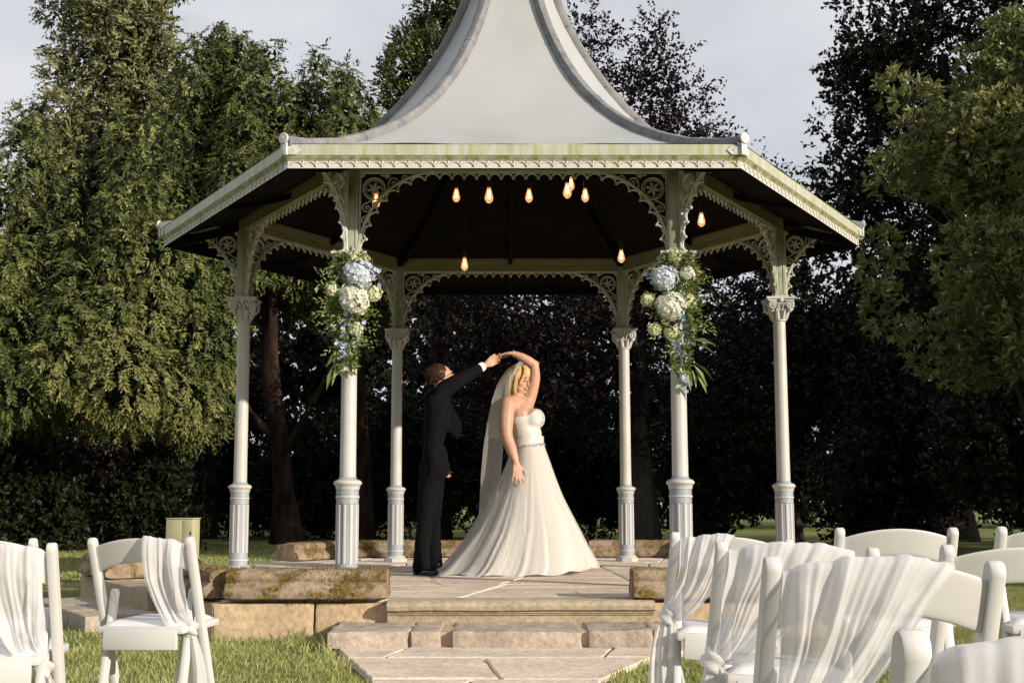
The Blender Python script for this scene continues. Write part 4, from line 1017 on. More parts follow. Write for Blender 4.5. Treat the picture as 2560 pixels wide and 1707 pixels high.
# front yew at the left
b = (-6.9, 13.2, GZ); t4 = tree('yew_tree', b, 'broad dark yew with drooping lit sprays, nearest the left edge', group='yews behind the bandstand')
lob = spires(gr, -7.4, 11.0, 2.25, 7.7, 2.6, 2.9, 0.62, 24)
lob += [(-9.0, 10.6, 6.0, 0.5, 0.5, 1.2), (-8.5, 10.6, 7.0, 0.38, 0.38, 0.9), (-5.9, 10.8, 5.2, 0.8, 0.8, 0.9), (-5.3, 10.9, 3.9, 0.7, 0.7, 0.8), (-9.6, 10.4, 4.2, 0.8, 0.8, 1.0), (-9.8, 10.2, 2.9, 0.7, 0.7, 0.9)]
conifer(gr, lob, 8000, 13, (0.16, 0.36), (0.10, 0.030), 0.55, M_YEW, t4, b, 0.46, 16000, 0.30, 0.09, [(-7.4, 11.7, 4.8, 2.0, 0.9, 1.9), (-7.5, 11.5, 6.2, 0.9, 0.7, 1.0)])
trunk(t4, b, (-7.2, 11.5, 5.5), 0.14, 0.06, M_BARK, 1, [[(-6.9, 11.8, 2.2), (-7.6, 10.8, 3.2), (-8.4, 10.3, 3.6)], [(-6.9, 11.6, 3.0), (-6.0, 10.6, 4.0)]])
# tall pale conifer behind it
b = (-9.4, 18.6, GZ); t1 = tree('tall_conifer', b, 'tallest pale green conifer at the upper left, top out of frame')
lob = crown_lobes(gr, -9.45, 18.5, [(4.0, 2.3), (7.0, 2.4), (9.0, 2.2), (11.0, 2.0), (13.5, 1.85), (16.0, 1.4), (18.0, 0.4)], 90, (0.14, 0.25), tall=1.0, inn=0.6)
lob += [(-11.0, 17.8, 9.9, 0.55, 0.5, 0.45), (-11.2, 17.9, 9.3, 0.4, 0.4, 0.35), (-7.4, 17.4, 8.2, 0.9, 0.9, 1.0)]
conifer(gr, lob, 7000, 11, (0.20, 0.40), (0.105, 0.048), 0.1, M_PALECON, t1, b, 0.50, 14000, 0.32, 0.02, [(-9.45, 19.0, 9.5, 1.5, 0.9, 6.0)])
trunk(t1, b, (-9.0, 18.5, 14), 0.3, 0.08, M_BARK, 2)
# narrow weeping conifer
b = (-7.3, 20.2, GZ); t2 = tree('weeping_conifer', b, 'narrow round-topped weeping conifer between the tall conifer and the yew row')
lob = crown_lobes(gr, -7.3, 20.2, [(6.0, 1.0), (9.5, 0.95), (11.8, 0.72), (12.9, 0.30)], 16, (0.3, 0.5), tall=1.4)
conifer(gr, lob, 2200, 11, (0.3, 0.6), (0.12, 0.045), 1.5, M_WEEP, t2, b, 0.42, 3000, 0.35, 0.02)
trunk(t2, b, (-7.3, 20.2, 11.5), 0.16, 0.05, M_BARK, 3)
# yew row
b = (-4.5, 15.2, GZ); t3 = tree('yew_tree', b, 'tall yew with red-brown trunk behind the left columns', group='yews behind the bandstand')
lob = spires(gr, -5.7, 15.2, 2.5, 10.5, 1.6, 5.9, 0.66, 24)
lob += [(-5.1, 14.8, 10.0, 0.36, 0.36, 0.75), (-5.7, 14.9, 10.2, 0.4, 0.4, 0.7), (-6.5, 14.9, 10.0, 0.5, 0.5, 0.8)]
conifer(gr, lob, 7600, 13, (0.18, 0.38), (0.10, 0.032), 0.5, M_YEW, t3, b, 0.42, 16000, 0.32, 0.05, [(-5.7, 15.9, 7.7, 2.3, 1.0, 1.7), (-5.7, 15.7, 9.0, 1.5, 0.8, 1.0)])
trunk(t3, b, (-5.3, 15.2, 7.5), 0.21, 0.10, M_BARK, 4, [[(-4.7, 15.1, 1.9), (-3.7, 14.6, 3.4), (-3.2, 14.4, 4.5)], [(-4.9, 15.2, 2.3), (-6.2, 14.6, 4.0)]], 1.9)
b = (-3.1, 16.6, GZ); t3b = tree('yew_tree', b, 'shorter yew with spiky tips beside the left slope of the roof', group='yews behind the bandstand')
lob = spires(gr, -3.5, 16.2, 1.6, 9.9, 1.3, 5.7, 0.55, 15)
lob += [(-4.5, 15.6, 9.2, 0.6, 0.6, 0.9), (-4.6, 15.5, 7.8, 0.9, 0.8, 1.0), (-4.15, 15.8, 10.2, 0.26, 0.26, 0.75), (-3.55, 15.9, 9.8, 0.26, 0.26, 0.8), (-3.0, 15.9, 9.3, 0.24, 0.24, 0.75), (-2.6, 15.9, 8.7, 0.3, 0.3, 0.7)]
conifer(gr, lob, 5600, 12, (0.18, 0.36), (0.10, 0.032), 0.45, M_YEW, t3b, b, 0.38, 11000, 0.32, 0.04, [(-3.6, 16.8, 7.4, 1.5, 0.8, 1.7), (-3.8, 16.6, 8.8, 1.0, 0.6, 0.8)])
trunk(t3b, b, (-3.4, 16.4, 8), 0.2, 0.06, M_BARK, 5)
# conifer behind the left side of the roof
b = (-1.55, 18.2, GZ); t5 = tree('dark_conifer', b, 'dark upright conifer rising behind the left flank of the roof')
lob = crown_lobes(gr, -1.55, 18.0, [(5.0, 1.5), (8.0, 1.45), (11.0, 1.30), (13.2, 0.95), (15.2, 0.3)], 30, (0.24, 0.40), tall=1.5)
conifer(gr, lob, 4600, 11, (0.24, 0.48), (0.12, 0.045), -0.55, M_YEW, t5, b, 0.30, 8000, 0.4, 0.03)
trunk(t5, b, (-1.55, 18.0, 12), 0.22, 0.06, M_BARK, 6)
# copper beech
b = (2.6, 13.2, GZ); t6 = tree('copper_beech', b, 'purple-leaved copper beech against the sky right of the roof')
lob = [(2.9, 12.6, 7.3, 1.25, 1.2, 0.75), (2.2, 12.6, 6.9, 1.0, 1.0, 0.9), (3.7, 12.4, 7.5, 0.75, 0.7, 0.35), (2.75, 12.5, 8.5, 0.42, 0.4, 0.75), (2.6, 12.5, 9.2, 0.25, 0.25, 0.35), (3.3, 12.5, 8.2, 0.6, 0.5, 0.3), (1.55, 12.8, 8.6, 0.42, 0.4, 1.2),
       (1.5, 12.8, 10.0, 0.35, 0.35, 0.9), (1.9, 12.7, 9.9, 0.4, 0.3, 0.25), (1.9, 12.7, 9.1, 0.45, 0.3, 0.18), (4.0, 12.3, 6.7, 0.6, 0.5, 0.35), (4.85, 12.2, 6.7, 0.42, 0.4, 0.6), (5.3, 12.2, 6.5, 0.4, 0.3, 0.3), (3.2, 12.8, 6.2, 1.7, 1.4, 0.9)]
lob += [(3.0, 12.5, 9.4, 0.45, 0.4, 0.40), (2.85, 12.5, 9.9, 0.25, 0.25, 0.35), (3.3, 12.5, 8.8, 0.5, 0.5, 0.25), (2.5, 12.6, 8.8, 0.4, 0.5, 0.35)]
lob2 = lob+[(1.0, 13.2, 5.0, 2.0, 1.6, 1.4), (3.2, 13.2, 4.6, 2.1, 1.6, 1.6), (-0.6, 13.6, 3.9, 1.5, 1.3, 1.3), (0.6, 13.4, 3.0, 1.5, 1.3, 0.9), (2.4, 13.4, 2.7, 1.6, 1.3, 0.9)]
_, P6, D6 = broad(gr, lob2, 5200, 10, (0.25, 0.55), (0.095, 0.055), M_BEECH, t6, b, 0.42, 1500, 0.16, 0.35, 0.35)
trunk(t6, b, (2.5, 12.8, 8.4), 0.24, 0.04, M_BARKG, 7, [[(2.6, 13.0, 4.2), (3.2, 12.7, 6.0), (3.6, 12.5, 7.4)], [(2.6, 13.0, 3.6), (1.7, 12.9, 6.5), (1.5, 12.8, 9.6)], [(2.6, 13, 4.5), (4.2, 12.4, 5.9), (5.2, 12.2, 6.6)], [(2.6, 13, 3.2), (0.6, 13.2, 4.5), (-0.4, 13.3, 4.6)]])
# dark broadleaf tree at the right
b = (9.8, 17.0, GZ); t7 = tree('dark_broadleaf_tree', b, 'large near-black broadleaf tree filling the upper right behind the pale shrub')
lob = crown_lobes(gr, 10.3, 16.6, [(1.5, 2.4), (4.0, 3.2), (7.0, 3.3), (10.0, 3.1), (13.0, 2.4), (15.5, 1.0)], 60, (0.20, 0.34), tall=0.9)
lob += [(7.7, 16.0, 10.6, 0.75, 0.7, 0.6), (7.5, 16.0, 9.0, 0.7, 0.7, 0.6), (7.4, 16.0, 7.6, 0.7, 0.7, 0.6), (7.3, 16.0, 6.3, 0.8, 0.7, 0.6), (8.0, 16.0, 12.2, 0.7, 0.7, 0.6)]
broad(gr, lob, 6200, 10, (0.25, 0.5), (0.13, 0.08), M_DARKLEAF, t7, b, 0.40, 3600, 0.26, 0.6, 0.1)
trunk(t7, b, (9.9, 16.6, 11), 0.4, 0.1, M_BARKG, 8, [[(9.8, 16.8, 5), (8.0, 16.2, 7.5), (7.3, 16, 8.6)], [(9.8, 16.8, 7), (8.6, 16.0, 10.2)]])
b = (6.1, 16.2, GZ); t7b = tree('dark_broadleaf_tree', b, 'smaller dark tree low between the copper beech and the big right-hand tree')
lob = crown_lobes(gr, 6.3, 16.2, [(1.0, 1.8), (3.0, 2.3), (4.6, 1.9), (6.0, 0.7)], 22, (0.25, 0.42), tall=0.9)
broad(gr, lob, 2400, 10, (0.25, 0.5), (0.13, 0.08), M_DARKLEAF, t7b, b, 0.45, 2200, 0.26, 0.6, 0.1)
trunk(t7b, b, (6.2, 16.2, 4), 0.18, 0.06, M_BARKG, 9)
# pale rhododendron-like shrub
b = (7.4, 6.2, GZ); t8 = tree('rhododendron', b, 'tall pale green shrub with bare curving twigs at the right edge', 'shrub')
lob = crown_lobes(gr, 7.2, 5.8, [(2.6, 1.5), (3.6, 1.95), (5.2, 1.9), (6.5, 1.45), (7.4, 0.6)], 30, (0.24, 0.40), tall=0.85)
lob += [(5.15, 5.4, 5.35, 0.28, 0.3, 0.4), (4.95, 5.3, 4.1, 0.3, 0.3, 0.45), (5.0, 5.3, 3.4, 0.3, 0.3, 0.4), (5.4, 5.4, 6.4, 0.4, 0.4, 0.35)]
_, P8, D8 = broad(gr, lob, 6600, 9, (0.05, 0.12), (0.115, 0.042), M_RHODO, t8, b, 0.55, 2600, 0.18, 0.55, 0.5, front=0.8, flatl=0.25)
mb = MB(); rr8 = np.random.default_rng(8)
for i in rr8.choice(len(P8), 260, replace=False):
    p = Vector(P8[i]); 
    if p.y > 6.4: continue
    c = Vector((7.3, 6.0, max(2.6, p.z-1.2))); q = p-Vector(D8[i])*0.5; m_ = c.lerp(p, 0.6)+Vector((rr8.normal(0, .3), rr8.normal(0, .2)-0.1, -0.25+rr8.normal(0, .2)))
    pts = [bez((p, q, m_+Vector((0, 0, 0.2)), m_.lerp(c, 0.4)), t/9)-Vector(b) for t in range(10)]; mb.tube(pts, [0.004+0.006*t/9 for t in range(10)], 4)
mb.build('twigs', M_TWIG, t8)
trunk(t8, b, (7.2, 6.0, 4.2), 0.12, 0.05, M_BARKG, 10, [[(7.3, 6.1, 1.6), (6.7, 5.7, 2.8), (6.3, 5.5, 3.6)], [(7.3, 6.1, 1.5), (7.9, 5.5, 3.6)]])
# shrubs behind bandstand and yews, near-black leaves standing in for shade
SH = [((-6.5, 12.4), 0.85, 1.6, 'low dark shrub before the nearest yew, behind the utility cabinet'), ((-0.2, 20.6), 2.3, 5.6, 'tall dark shrub behind the couple, furthest back'), ((-4.6, 21.0), 2.3, 5.4, 'tall dark shrub behind the red-brown yew trunk'), ((-7.2, 22.4), 2.2, 5.0, 'tall dark shrub in the hollow left of the red-brown trunk'), ((-1.9, 18.6), 1.7, 3.6, 'dark shrub behind the groom, left of the middle back columns'), ((1.5, 17.6), 2.0, 3.9, 'dark shrub behind the bride between the back columns'), ((4.4, 14.8), 1.5, 3.4, 'dark shrub seen right of the right back column'),
      ((7.3, 12.2), 1.7, 3.8, 'dark shrub right of the rightmost column'), ((8.6, 9.2), 1.8, 3.6, 'dark shrub below the pale twiggy shrub at the right'), ((-7.9, 17.2), 1.8, 3.4, 'dark shrub in the gloom under the left yews'), ((-8.9, 12.3), 1.3, 1.9, 'added near-black low shrub for the shade under the nearest yew, left of the cabinet'), ((-10.2, 14.5), 1.7, 3.0, 'added near-black shrub at the left edge for the shade under the nearest yew')]
for i, ((x, y), r_, h, lab) in enumerate(SH):
    b = (x, y, GZ); e = tree('laurel_shrub', b, lab, 'shrub', 'dark shrubs behind the bandstand')
    lob = crown_lobes(gr, x, y, [(0.45, r_*0.8), (h*0.35, r_), (h*0.7, r_*0.85), (h, r_*0.3)], 16, (0.3, 0.5), tall=0.9)
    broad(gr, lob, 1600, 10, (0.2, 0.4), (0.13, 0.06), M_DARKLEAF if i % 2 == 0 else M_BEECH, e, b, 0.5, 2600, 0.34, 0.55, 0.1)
    trunk(e, b, (x, y, h*0.6), 0.07, 0.03, M_BARKG, 20+i, [[(x, y, 0.3), (x+0.5, y-0.3, 1.2)], [(x, y, 0.3), (x-0.5, y-0.2, 1.1)]])
for (x, y), r_, h, lab in (((-5.25, 24.0), 0.85, 2.1, 'sunlit green bush on the far lawn between the left columns'), ((-6.6, 14.6), 0.5, 0.75, 'low leafy clump at the foot of the red-brown yew trunk')):
    b = (x, y, GZ); e = tree('small_bush', b, lab, 'bush'); lob = crown_lobes(gr, x, y, [(0.15, r_*0.8), (h*0.5, r_), (h, r_*0.35)], 12, (0.3, 0.5), tall=0.9)
    broad(gr, lob, 900, 9, (0.1, 0.25), (0.085, 0.05), M_BUSH, e, b, 0.5, 500, 0.25, 0.55, 0.1); trunk(e, b, (x, y, h*0.5), 0.05, 0.02, M_BARKG, 31)
# far wood, one mass
def wood(name, spots, label, n, seed, hs=(2.2, 3.6), origin=(0, 0, 0)):
    g = np.random.default_rng(seed); lob = []
    for (x, y) in spots:
        h = g.uniform(*hs); r_ = g.uniform(1.8, 2.8)
        lob += [(x, y, h*0.5, r_, r_, h*0.6), (x+g.normal(0, .8), y+g.normal(0, .8), h*1.4, r_*0.85, r_*0.85, h*0.7), (x+g.normal(0, .5), y+g.normal(0, .5), h*2.1, r_*0.65, r_*0.65, h*0.6)]
    o, _, _ = broad(g, lob, n, 8, (0.3, 0.7), (0.28, 0.18), M_DARKLEAF, None, origin, 0.45, n*2, 0.8, 0.6, 0.1, name, 0.7); o.location = origin
    tag(o, label, 'wood', kind='stuff')
gw = np.random.default_rng(78)
wood('far_wood', [(-32+64*(i+gw.random())/130, 30+gw.uniform(0, 6)) for i in range(130)], 'dark belt of woodland far behind the lawn', 6400, 77, (3.0, 4.2))
wood('sky_screen_wood', [(33*math.cos(R(a)), -6+33*math.sin(R(a))) for a in np.concatenate([np.linspace(170, 296, 52), np.linspace(352, 372, 8)])]+[(37*math.cos(R(a)), -6+37*math.sin(R(a))) for a in np.concatenate([np.linspace(168, 294, 42), np.linspace(354, 372, 6)])], 'unseen belt of woodland behind the viewer, added to hold back sky light', 2600, 79, (4.8, 6.4))  # unseen tree ring added to cut sky fill, open towards the sun
# trees standing to the right of the view, whose shade falls over the right-hand background
for (x, y), prof, lab in (((13.4, -0.6), [(0.6, 2.8), (3.0, 3.7), (5.8, 3.1), (8.2, 0.9)], 'round dark tree standing beyond the right edge, nearest the bandstand'),
                          ((12.6, 7.6), [(1.0, 2.6), (4.0, 3.2), (8.0, 2.8), (11.0, 0.8)], 'dark tree standing beyond the right edge behind the pale shrub'),
                          ((18.5, 10.5), [(2, 4.0), (8, 5.0), (15, 4.4), (20, 1.4)], 'tallest dark tree standing beyond the right edge')):
    b = (x, y, GZ); e = tree('shade_tree', b, lab, 'tree'); lob = crown_lobes(gr, x, y, prof, 26, (0.3, 0.45), tall=0.9)
    broad(gr, lob, 1500, 8, (0.3, 0.6), (0.30, 0.2), M_DARKLEAF, e, b, 0.5, 2500, 0.7, 0.5, 0.1); trunk(e, b, (x, y, prof[-1][0]*0.7), 0.3, 0.08, M_BARKG, 41)

# ------------------------------------------------------------------ electrical cabinet on the lawn
b = (-5.12, 8.9, GZ); e = tag(empty('utility_cabinet', b, R(-14)), 'olive metal utility cabinet on the lawn behind the left chair', 'cabinet')
mb = MB(); mb.bbox((0, 0, 0.30), (0.46, 0.24, 0.64), 0.008); mb.build('body', M_BOX, e)
mb = MB(); mb.bbox((-0.085, -0.123, 0.30), (0.27, 0.012, 0.60), 0.003); mb.build('door', M_BOX, e)
mb = MB(); mb.bbox((0.140, -0.123, 0.30), (0.165, 0.012, 0.60), 0.003); o = mb.build('door', M_BOX, e)
mb = MB(); mb.box((0.205, -0.132, 0.40), (0.012, 0.012, 0.05)); mb.build('lock', M_CORD, o)
mb = MB(); mb.bbox((0, 0, 0.63), (0.48, 0.26, 0.018), 0.004); mb.build('lid', M_BOX, e)
# ------------------------------------------------------------------ people
def skin_mat(name, c, c2):
    m, t, b, src = base_mat(name, 0.48, 0.35, rand=False)
    n = noise_node(t, src, 9, 5); r = ramp(t, [(0.35, c), (0.7, c2)]); t.links.new(n.outputs['Fac'], r.inputs['Fac']); t.links.new(r.outputs[0], b.inputs['Base Color'])
    b.inputs['Subsurface Weight'].default_value = 0.12; b.inputs['Subsurface Radius'].default_value = (0.012, 0.005, 0.003); b.inputs['Subsurface Scale'].default_value = 1.0
    return m
M_SKIN = skin_mat('warm_skin', (0.50, 0.30, 0.215), (0.44, 0.235, 0.16))
M_SKIN2 = skin_mat('ruddy_skin', (0.56, 0.30, 0.20), (0.50, 0.24, 0.16))
M_HAIR = simple('blonde_hair', (0.62, 0.44, 0.22), (0.42, 0.26, 0.11), 30, 0.4, 0.4, stretch=(4, 4, 0.4))
M_HAIR2 = simple('auburn_hair', (0.055, 0.025, 0.011), (0.025, 0.012, 0.006), 30, 0.45, 0.4)
M_SUIT = simple('black_wool', (0.0045, 0.0045, 0.0055), (0.007, 0.007, 0.008), 40, 0.9, 0.06, 0.15, 300)
M_SHIRT = simple('white_cotton', (0.78, 0.78, 0.80), (0.72, 0.72, 0.75), 12, 0.7, 0.3)
M_SHOE = simple('polished_black_leather', (0.006, 0.006, 0.006), None, 8, 0.15, 0.6)
M_LIP = simple('rose_lips', (0.40, 0.10, 0.09), None, 8, 0.4)
M_EYE = simple('dark_eye_makeup', (0.05, 0.03, 0.025), None, 8, 0.5)
M_TEETH = simple('teeth', (0.75, 0.72, 0.66), None, 8, 0.3)
M_SATIN = simple('ivory_satin', (0.57, 0.55, 0.515), (0.52, 0.50, 0.46), 14, 0.42, 0.4, 0.12, 60, stretch=(1, 1, 2))
M_TULLE = chiffon_mat('ivory_tulle', (0.61, 0.595, 0.565), 0.22, 1.0, 0.5)
M_VEIL = chiffon_mat('veil_net', (0.76, 0.74, 0.70), 0.40, 0.34, 0.4)
M_CRYST = simple('crystal_silver', (0.82, 0.82, 0.85), (0.45, 0.46, 0.5), 60, 0.15, 0.8, metallic=0.6)

def remeshed(mb, name, mat, parent, voxel, it=8, fac=0.5, trim=None, loc=(0, 0, 0)):
    me = mb.mesh('tmp', mat); ob = bpy.data.objects.new('tmp', me); COL.objects.link(ob)
    r = ob.modifiers.new('r', 'REMESH'); r.mode = 'VOXEL'; r.voxel_size = voxel
    s = ob.modifiers.new('s', 'SMOOTH'); s.iterations = it; s.factor = fac
    bpy.context.view_layer.update(); dg = bpy.context.evaluated_depsgraph_get()
    out_ = bpy.data.meshes.new_from_object(ob.evaluated_get(dg)); bpy.data.objects.remove(ob); bpy.data.meshes.remove(me)
    if trim:
        bm = bmesh.new(); bm.from_mesh(out_); bmesh.ops.delete(bm, geom=[v for v in bm.verts if not trim(v.co)], context='VERTS'); bm.to_mesh(out_); bm.free()
    out_.name = name; out_.materials.clear(); out_.materials.append(mat); out_.shade_smooth()
    o = bpy.data.objects.new(name, out_); o.location = loc; return link(o, parent)
def limb(mb, pts, rr, sub=5, n=12, crease=0.0):
    """smooth tapered limb through joints"""
    P = [Vector(p) for p in pts]; Q = []; W = []
    for i in range(len(P)-1):
        for k in range(sub):
            t = k/sub; p0 = P[max(i-1, 0)]; p3 = P[min(i+2, len(P)-1)]; a, b_ = P[i], P[i+1]
            Q.append(0.5*((2*a)+(b_-p0)*t+(2*p0-5*a+4*b_-p3)*t*t+(3*a-p0-3*b_+p3)*t**3)); W.append(rr[i]+(rr[i+1]-rr[i])*t)
    Q.append(P[-1]); W.append(rr[-1])
    if crease: W = [w*(1+crease*math.sin(i*1.9)*(0.4+0.6*abs(math.sin(i*0.7)))) for i, w in enumerate(W)]
    mb.tube(Q, W, n); mb.ball(Q[0], W[0], 10, 7); mb.ball(Q[-1], W[-1], 10, 7)
def hand(mb, w, d, nrm, curls, thumb_side=1, sc=1.0, spread=0.06, thumb_open=0.7):
    w = Vector(w); d = Vector(d).normalized(); nrm = Vector(nrm); nrm = (nrm-d*nrm.dot(d)).normalized(); s = d.cross(nrm)*thumb_side
    lens = [(0.040, 0.024, 0.020), (0.045, 0.028, 0.021), (0.042, 0.026, 0.020), (0.033, 0.020, 0.017)]
    for i in range(4):
        o = (1.5-i)*0.0195*sc; kn = w+d*(0.086-0.004*abs(i-1)-0.006*(i == 3))*sc+s*o
        mb.tube([w+s*o*0.55, w+d*0.045*sc+s*o*0.9+nrm*-0.002, kn], [0.017*sc, 0.0155*sc, 0.0115*sc], 10)
        p = kn; a = 0.0; dd0 = (d+s*(1.5-i)*spread).normalized(); pts = [p]; rr = [0.0108*sc]
        for j in range(3):
            a += curls[i]*(0.7, 1.1, 0.8)[j]; dd = dd0*math.cos(a)+nrm*math.sin(a); p = p+dd*lens[i][j]*sc; pts.append(p); rr.append((0.0102, 0.0092, 0.0072)[j]*sc)
        mb.tube(pts, rr, 9); mb.ball(p, rr[-1], 8, 6); mb.ball(kn, 0.0115*sc, 8, 6)
    t0 = w+d*0.022*sc+s*0.022*sc; t1 = t0+(d*0.75+s*thumb_open+nrm*0.3).normalized()*0.042*sc; t2 = t1+(d*0.95+s*thumb_open*0.45+nrm*0.35).normalized()*0.030*sc; t3 = t2+(d*1.0+s*thumb_open*0.25+nrm*0.4).normalized()*0.024*sc
    mb.tube([t0, t1, t2, t3], [0.017*sc, 0.0135*sc, 0.0115*sc, 0.0085*sc], 9); mb.ball(t3, 0.0085*sc, 8, 6)
def head_frame(c, fwd, up=(0, 0, 1)):
    f = Vector(fwd).normalized(); l = Vector(up).cross(f).normalized(); u = f.cross(l)
    return Matrix(((f.x, l.x, u.x, c[0]), (f.y, l.y, u.y, c[1]), (f.z, l.z, u.z, c[2]), (0, 0, 0, 1)))
def head(mb, M, full=1.0):
    B = lambda c, r: mb.ball(c, r, 16, 11, M=M)
    B((-0.012, 0, 0.030), (0.098, 0.076, 0.098)); B((0.022, 0, -0.035), (0.068, 0.060*full, 0.078)); B((0.064, 0, -0.088), (0.026, 0.028, 0.022))
    for s in (-1, 1):
        B((0.050, s*0.034, -0.028), (0.034, 0.028*full, 0.030)); B((0.035, s*0.042, -0.065), (0.036, 0.026*full, 0.034)); B((-0.005, s*0.078, -0.010), (0.018, 0.008, 0.030))
        B((0.078, s*0.030, 0.034), (0.014, 0.026, 0.008))
    mb.tube([(0.088, 0, 0.016), (0.099, 0, -0.006), (0.112, 0, -0.030)], [0.009, 0.0105, 0.0135], 10, M=M); B((0.104, 0, -0.034), (0.013, 0.017, 0.010))
    B((0.086, 0, -0.060), (0.016, 0.026, 0.013)); B((0.040, 0, -0.100), (0.040, 0.040*full, 0.026))

# ---------------- bride
OB = Vector((0.12, -0.12, FLOOR))
bride = tag(empty('person', OB), 'woman in ivory strapless wedding gown and long veil, one arm raised overhead', 'person')
L_ = lambda p: Vector(p)-OB
FB = head_frame(L_((0.058, -0.115, 1.985)), (0.84, -0.50, -0.16), (-0.12, 0, 1))
mb = MB(); head(mb, FB, 1.12)
limb(mb, [L_((0.045, -0.105, 1.76)), L_((0.050, -0.108, 1.85)), L_((0.062, -0.112, 1.93))], [0.075, 0.058, 0.056])
limb(mb, [L_((-0.035, -0.265, 1.765)), L_((0.05, -0.11, 1.785)), L_((0.135, 0.07, 1.775))], [0.066, 0.080, 0.060])
mb.ball(L_((0.075, -0.10, 1.655)), (0.135, 0.175, 0.16), 18, 12); mb.ball(L_((0.115, -0.12, 1.50)), (0.125, 0.15, 0.16), 18, 12); mb.ball(L_((0.12, -0.12, 1.36)), (0.14, 0.17, 0.14), 16, 10)
for q in ((0.175, -0.185, 1.655), (0.20, -0.035, 1.665)): mb.ball(L_(q), (0.088, 0.082, 0.080), 14, 10)
# near arm hanging, far arm raised
limb(mb, [L_((-0.042, -0.285, 1.765)), L_((-0.055, -0.335, 1.63)), L_((-0.050, -0.372, 1.485)), L_((-0.010, -0.410, 1.36)), L_((0.030, -0.440, 1.240))], [0.068, 0.068, 0.054, 0.049, 0.029])
hand(mb, L_((0.031, -0.441, 1.237)), (0.10, -0.22, -1.0), (-0.25, 0.9, 0.0), [0.04, 0.10, 0.14, 0.20], 1, 1.05, 0.20, 1.2)
limb(mb, [L_((0.135, 0.065, 1.775)), L_((0.172, 0.075, 1.90)), L_((0.200, 0.060, 2.03)), L_((0.198, 0.045, 2.145))], [0.060, 0.062, 0.056, 0.043])
mb.ball(L_((0.212, 0.050, 2.150)), (0.034, 0.036, 0.034), 12, 8)
limb(mb, [L_((0.200, 0.045, 2.146)), L_((0.145, 0.032, 2.176)), L_((0.080, 0.015, 2.212)), L_((0.010, 0.0, 2.243))], [0.041, 0.047, 0.040, 0.024])
hand(mb, L_((0.010, 0.0, 2.243)), (-1.0, -0.02, -0.06), (-0.1, 0.05, -1.0), [0.16, 0.22, 0.28, 0.34], -1, 0.98, 0.05, 0.55)
body = remeshed(mb, 'body', M_SKIN, bride, 0.0072, 6, 0.5)
# face details, children of the body
mf = MB()
for s in (-1, 1):
    mf.tube([(0.084, s*0.046, 0.006), (0.092, s*0.034, 0.012), (0.095, s*0.022, 0.006)], [0.002, 0.0042, 0.002], 6, M=FB)
    mf.tube([(0.086, s*0.044, 0.001), (0.094, s*0.033, -0.001), (0.095, s*0.023, 0.002)], [0.001, 0.0022, 0.001], 6, M=FB)
    mf.tube([(0.080, s*0.052, 0.033), (0.093, s*0.036, 0.039), (0.0965, s*0.018, 0.033)], [0.0012, 0.003, 0.002], 6, M=FB)
mf.build('eye_makeup', M_EYE, body)
mf = MB(); mf.tube([(0.088, -0.026, -0.056), (0.100, -0.012, -0.052), (0.103, 0, -0.053), (0.100, 0.012, -0.052), (0.088, 0.026, -0.056)], [0.002, 0.0042, 0.004, 0.0042, 0.002], 7, M=FB)
mf.tube([(0.088, -0.024, -0.059), (0.0985, -0.011, -0.068), (0.101, 0, -0.070), (0.0985, 0.011, -0.068), (0.088, 0.024, -0.059)], [0.002, 0.005, 0.0055, 0.005, 0.002], 7, M=FB); mf.build('lips', M_LIP, body)
mf = MB(); mf.tube([(0.092, -0.018, -0.058), (0.0985, 0, -0.060), (0.092, 0.018, -0.058)], [0.002, 0.0045, 0.002], 6, M=FB); mf.build('teeth', M_TEETH, body)
# bodice
mb = MB()
mb.ball(L_((0.078, -0.10, 1.635)), (0.156, 0.190, 0.158), 20, 14); mb.ball(L_((0.118, -0.12, 1.50)), (0.145, 0.170, 0.15), 18, 12); mb.ball(L_((0.125, -0.12, 1.39)), (0.150, 0.176, 0.09), 18, 12)
for q in ((0.172, -0.188, 1.640), (0.196, -0.035, 1.650)): mb.ball(L_(q), (0.100, 0.094, 0.100), 16, 12)
def neckline(p):
    x = p.x+OB.x; y = p.y+OB.y; z = p.z+OB.z; fw = min(1, max(0, (x-0.06)/0.16)); cup = abs(y+0.11)/0.08
    return z < 1.655+0.085*fw*fw*(0.75+0.25*min(1, cup))
def ruche_mat():
    m, t, b_, src = base_mat('ruched_ivory_satin', 0.45, 0.4, rand=False); b_.inputs['Base Color'].default_value = (0.56, 0.54, 0.505, 1)
    mpn = N(t, 'ShaderNodeMapping'); mpn.inputs['Rotation'].default_value = (0.0, R(28), R(20)); t.links.new(src, mpn.inputs['Vector'])
    w = N(t, 'ShaderNodeTexWave', bands_direction='Z'); w.inputs['Scale'].default_value = 26; w.inputs['Distortion'].default_value = 6.0; w.inputs['Detail'].default_value = 3; w.inputs['Detail Scale'].default_value = 0.9
    t.links.new(mpn.outputs[0], w.inputs['Vector']); bump(t, b_, w.outputs['Fac'], 0.4, 0.007); return m
M_RUCHE = ruche_mat()
bod = remeshed(mb, 'bodice', M_RUCHE, bride, 0.0085, 22, 0.5, neckline)
ms_ = MB()
def waist(u, v):
    a = u*2*math.pi; z = 1.475-0.075*v; return tuple(L_((0.128+0.149*math.cos(a)*(1+0.02*math.sin(v*3.1)), -0.12+0.176*math.sin(a), z+0.014*math.cos(a)+0.004*noise.noise(Vector((a*2, v*3, 0))))))
ms_.grid(waist, 40, 6, closed_u=True); ms_.build('waistband', M_SATIN, bod)
mbd = MB(); g = random.Random(4)
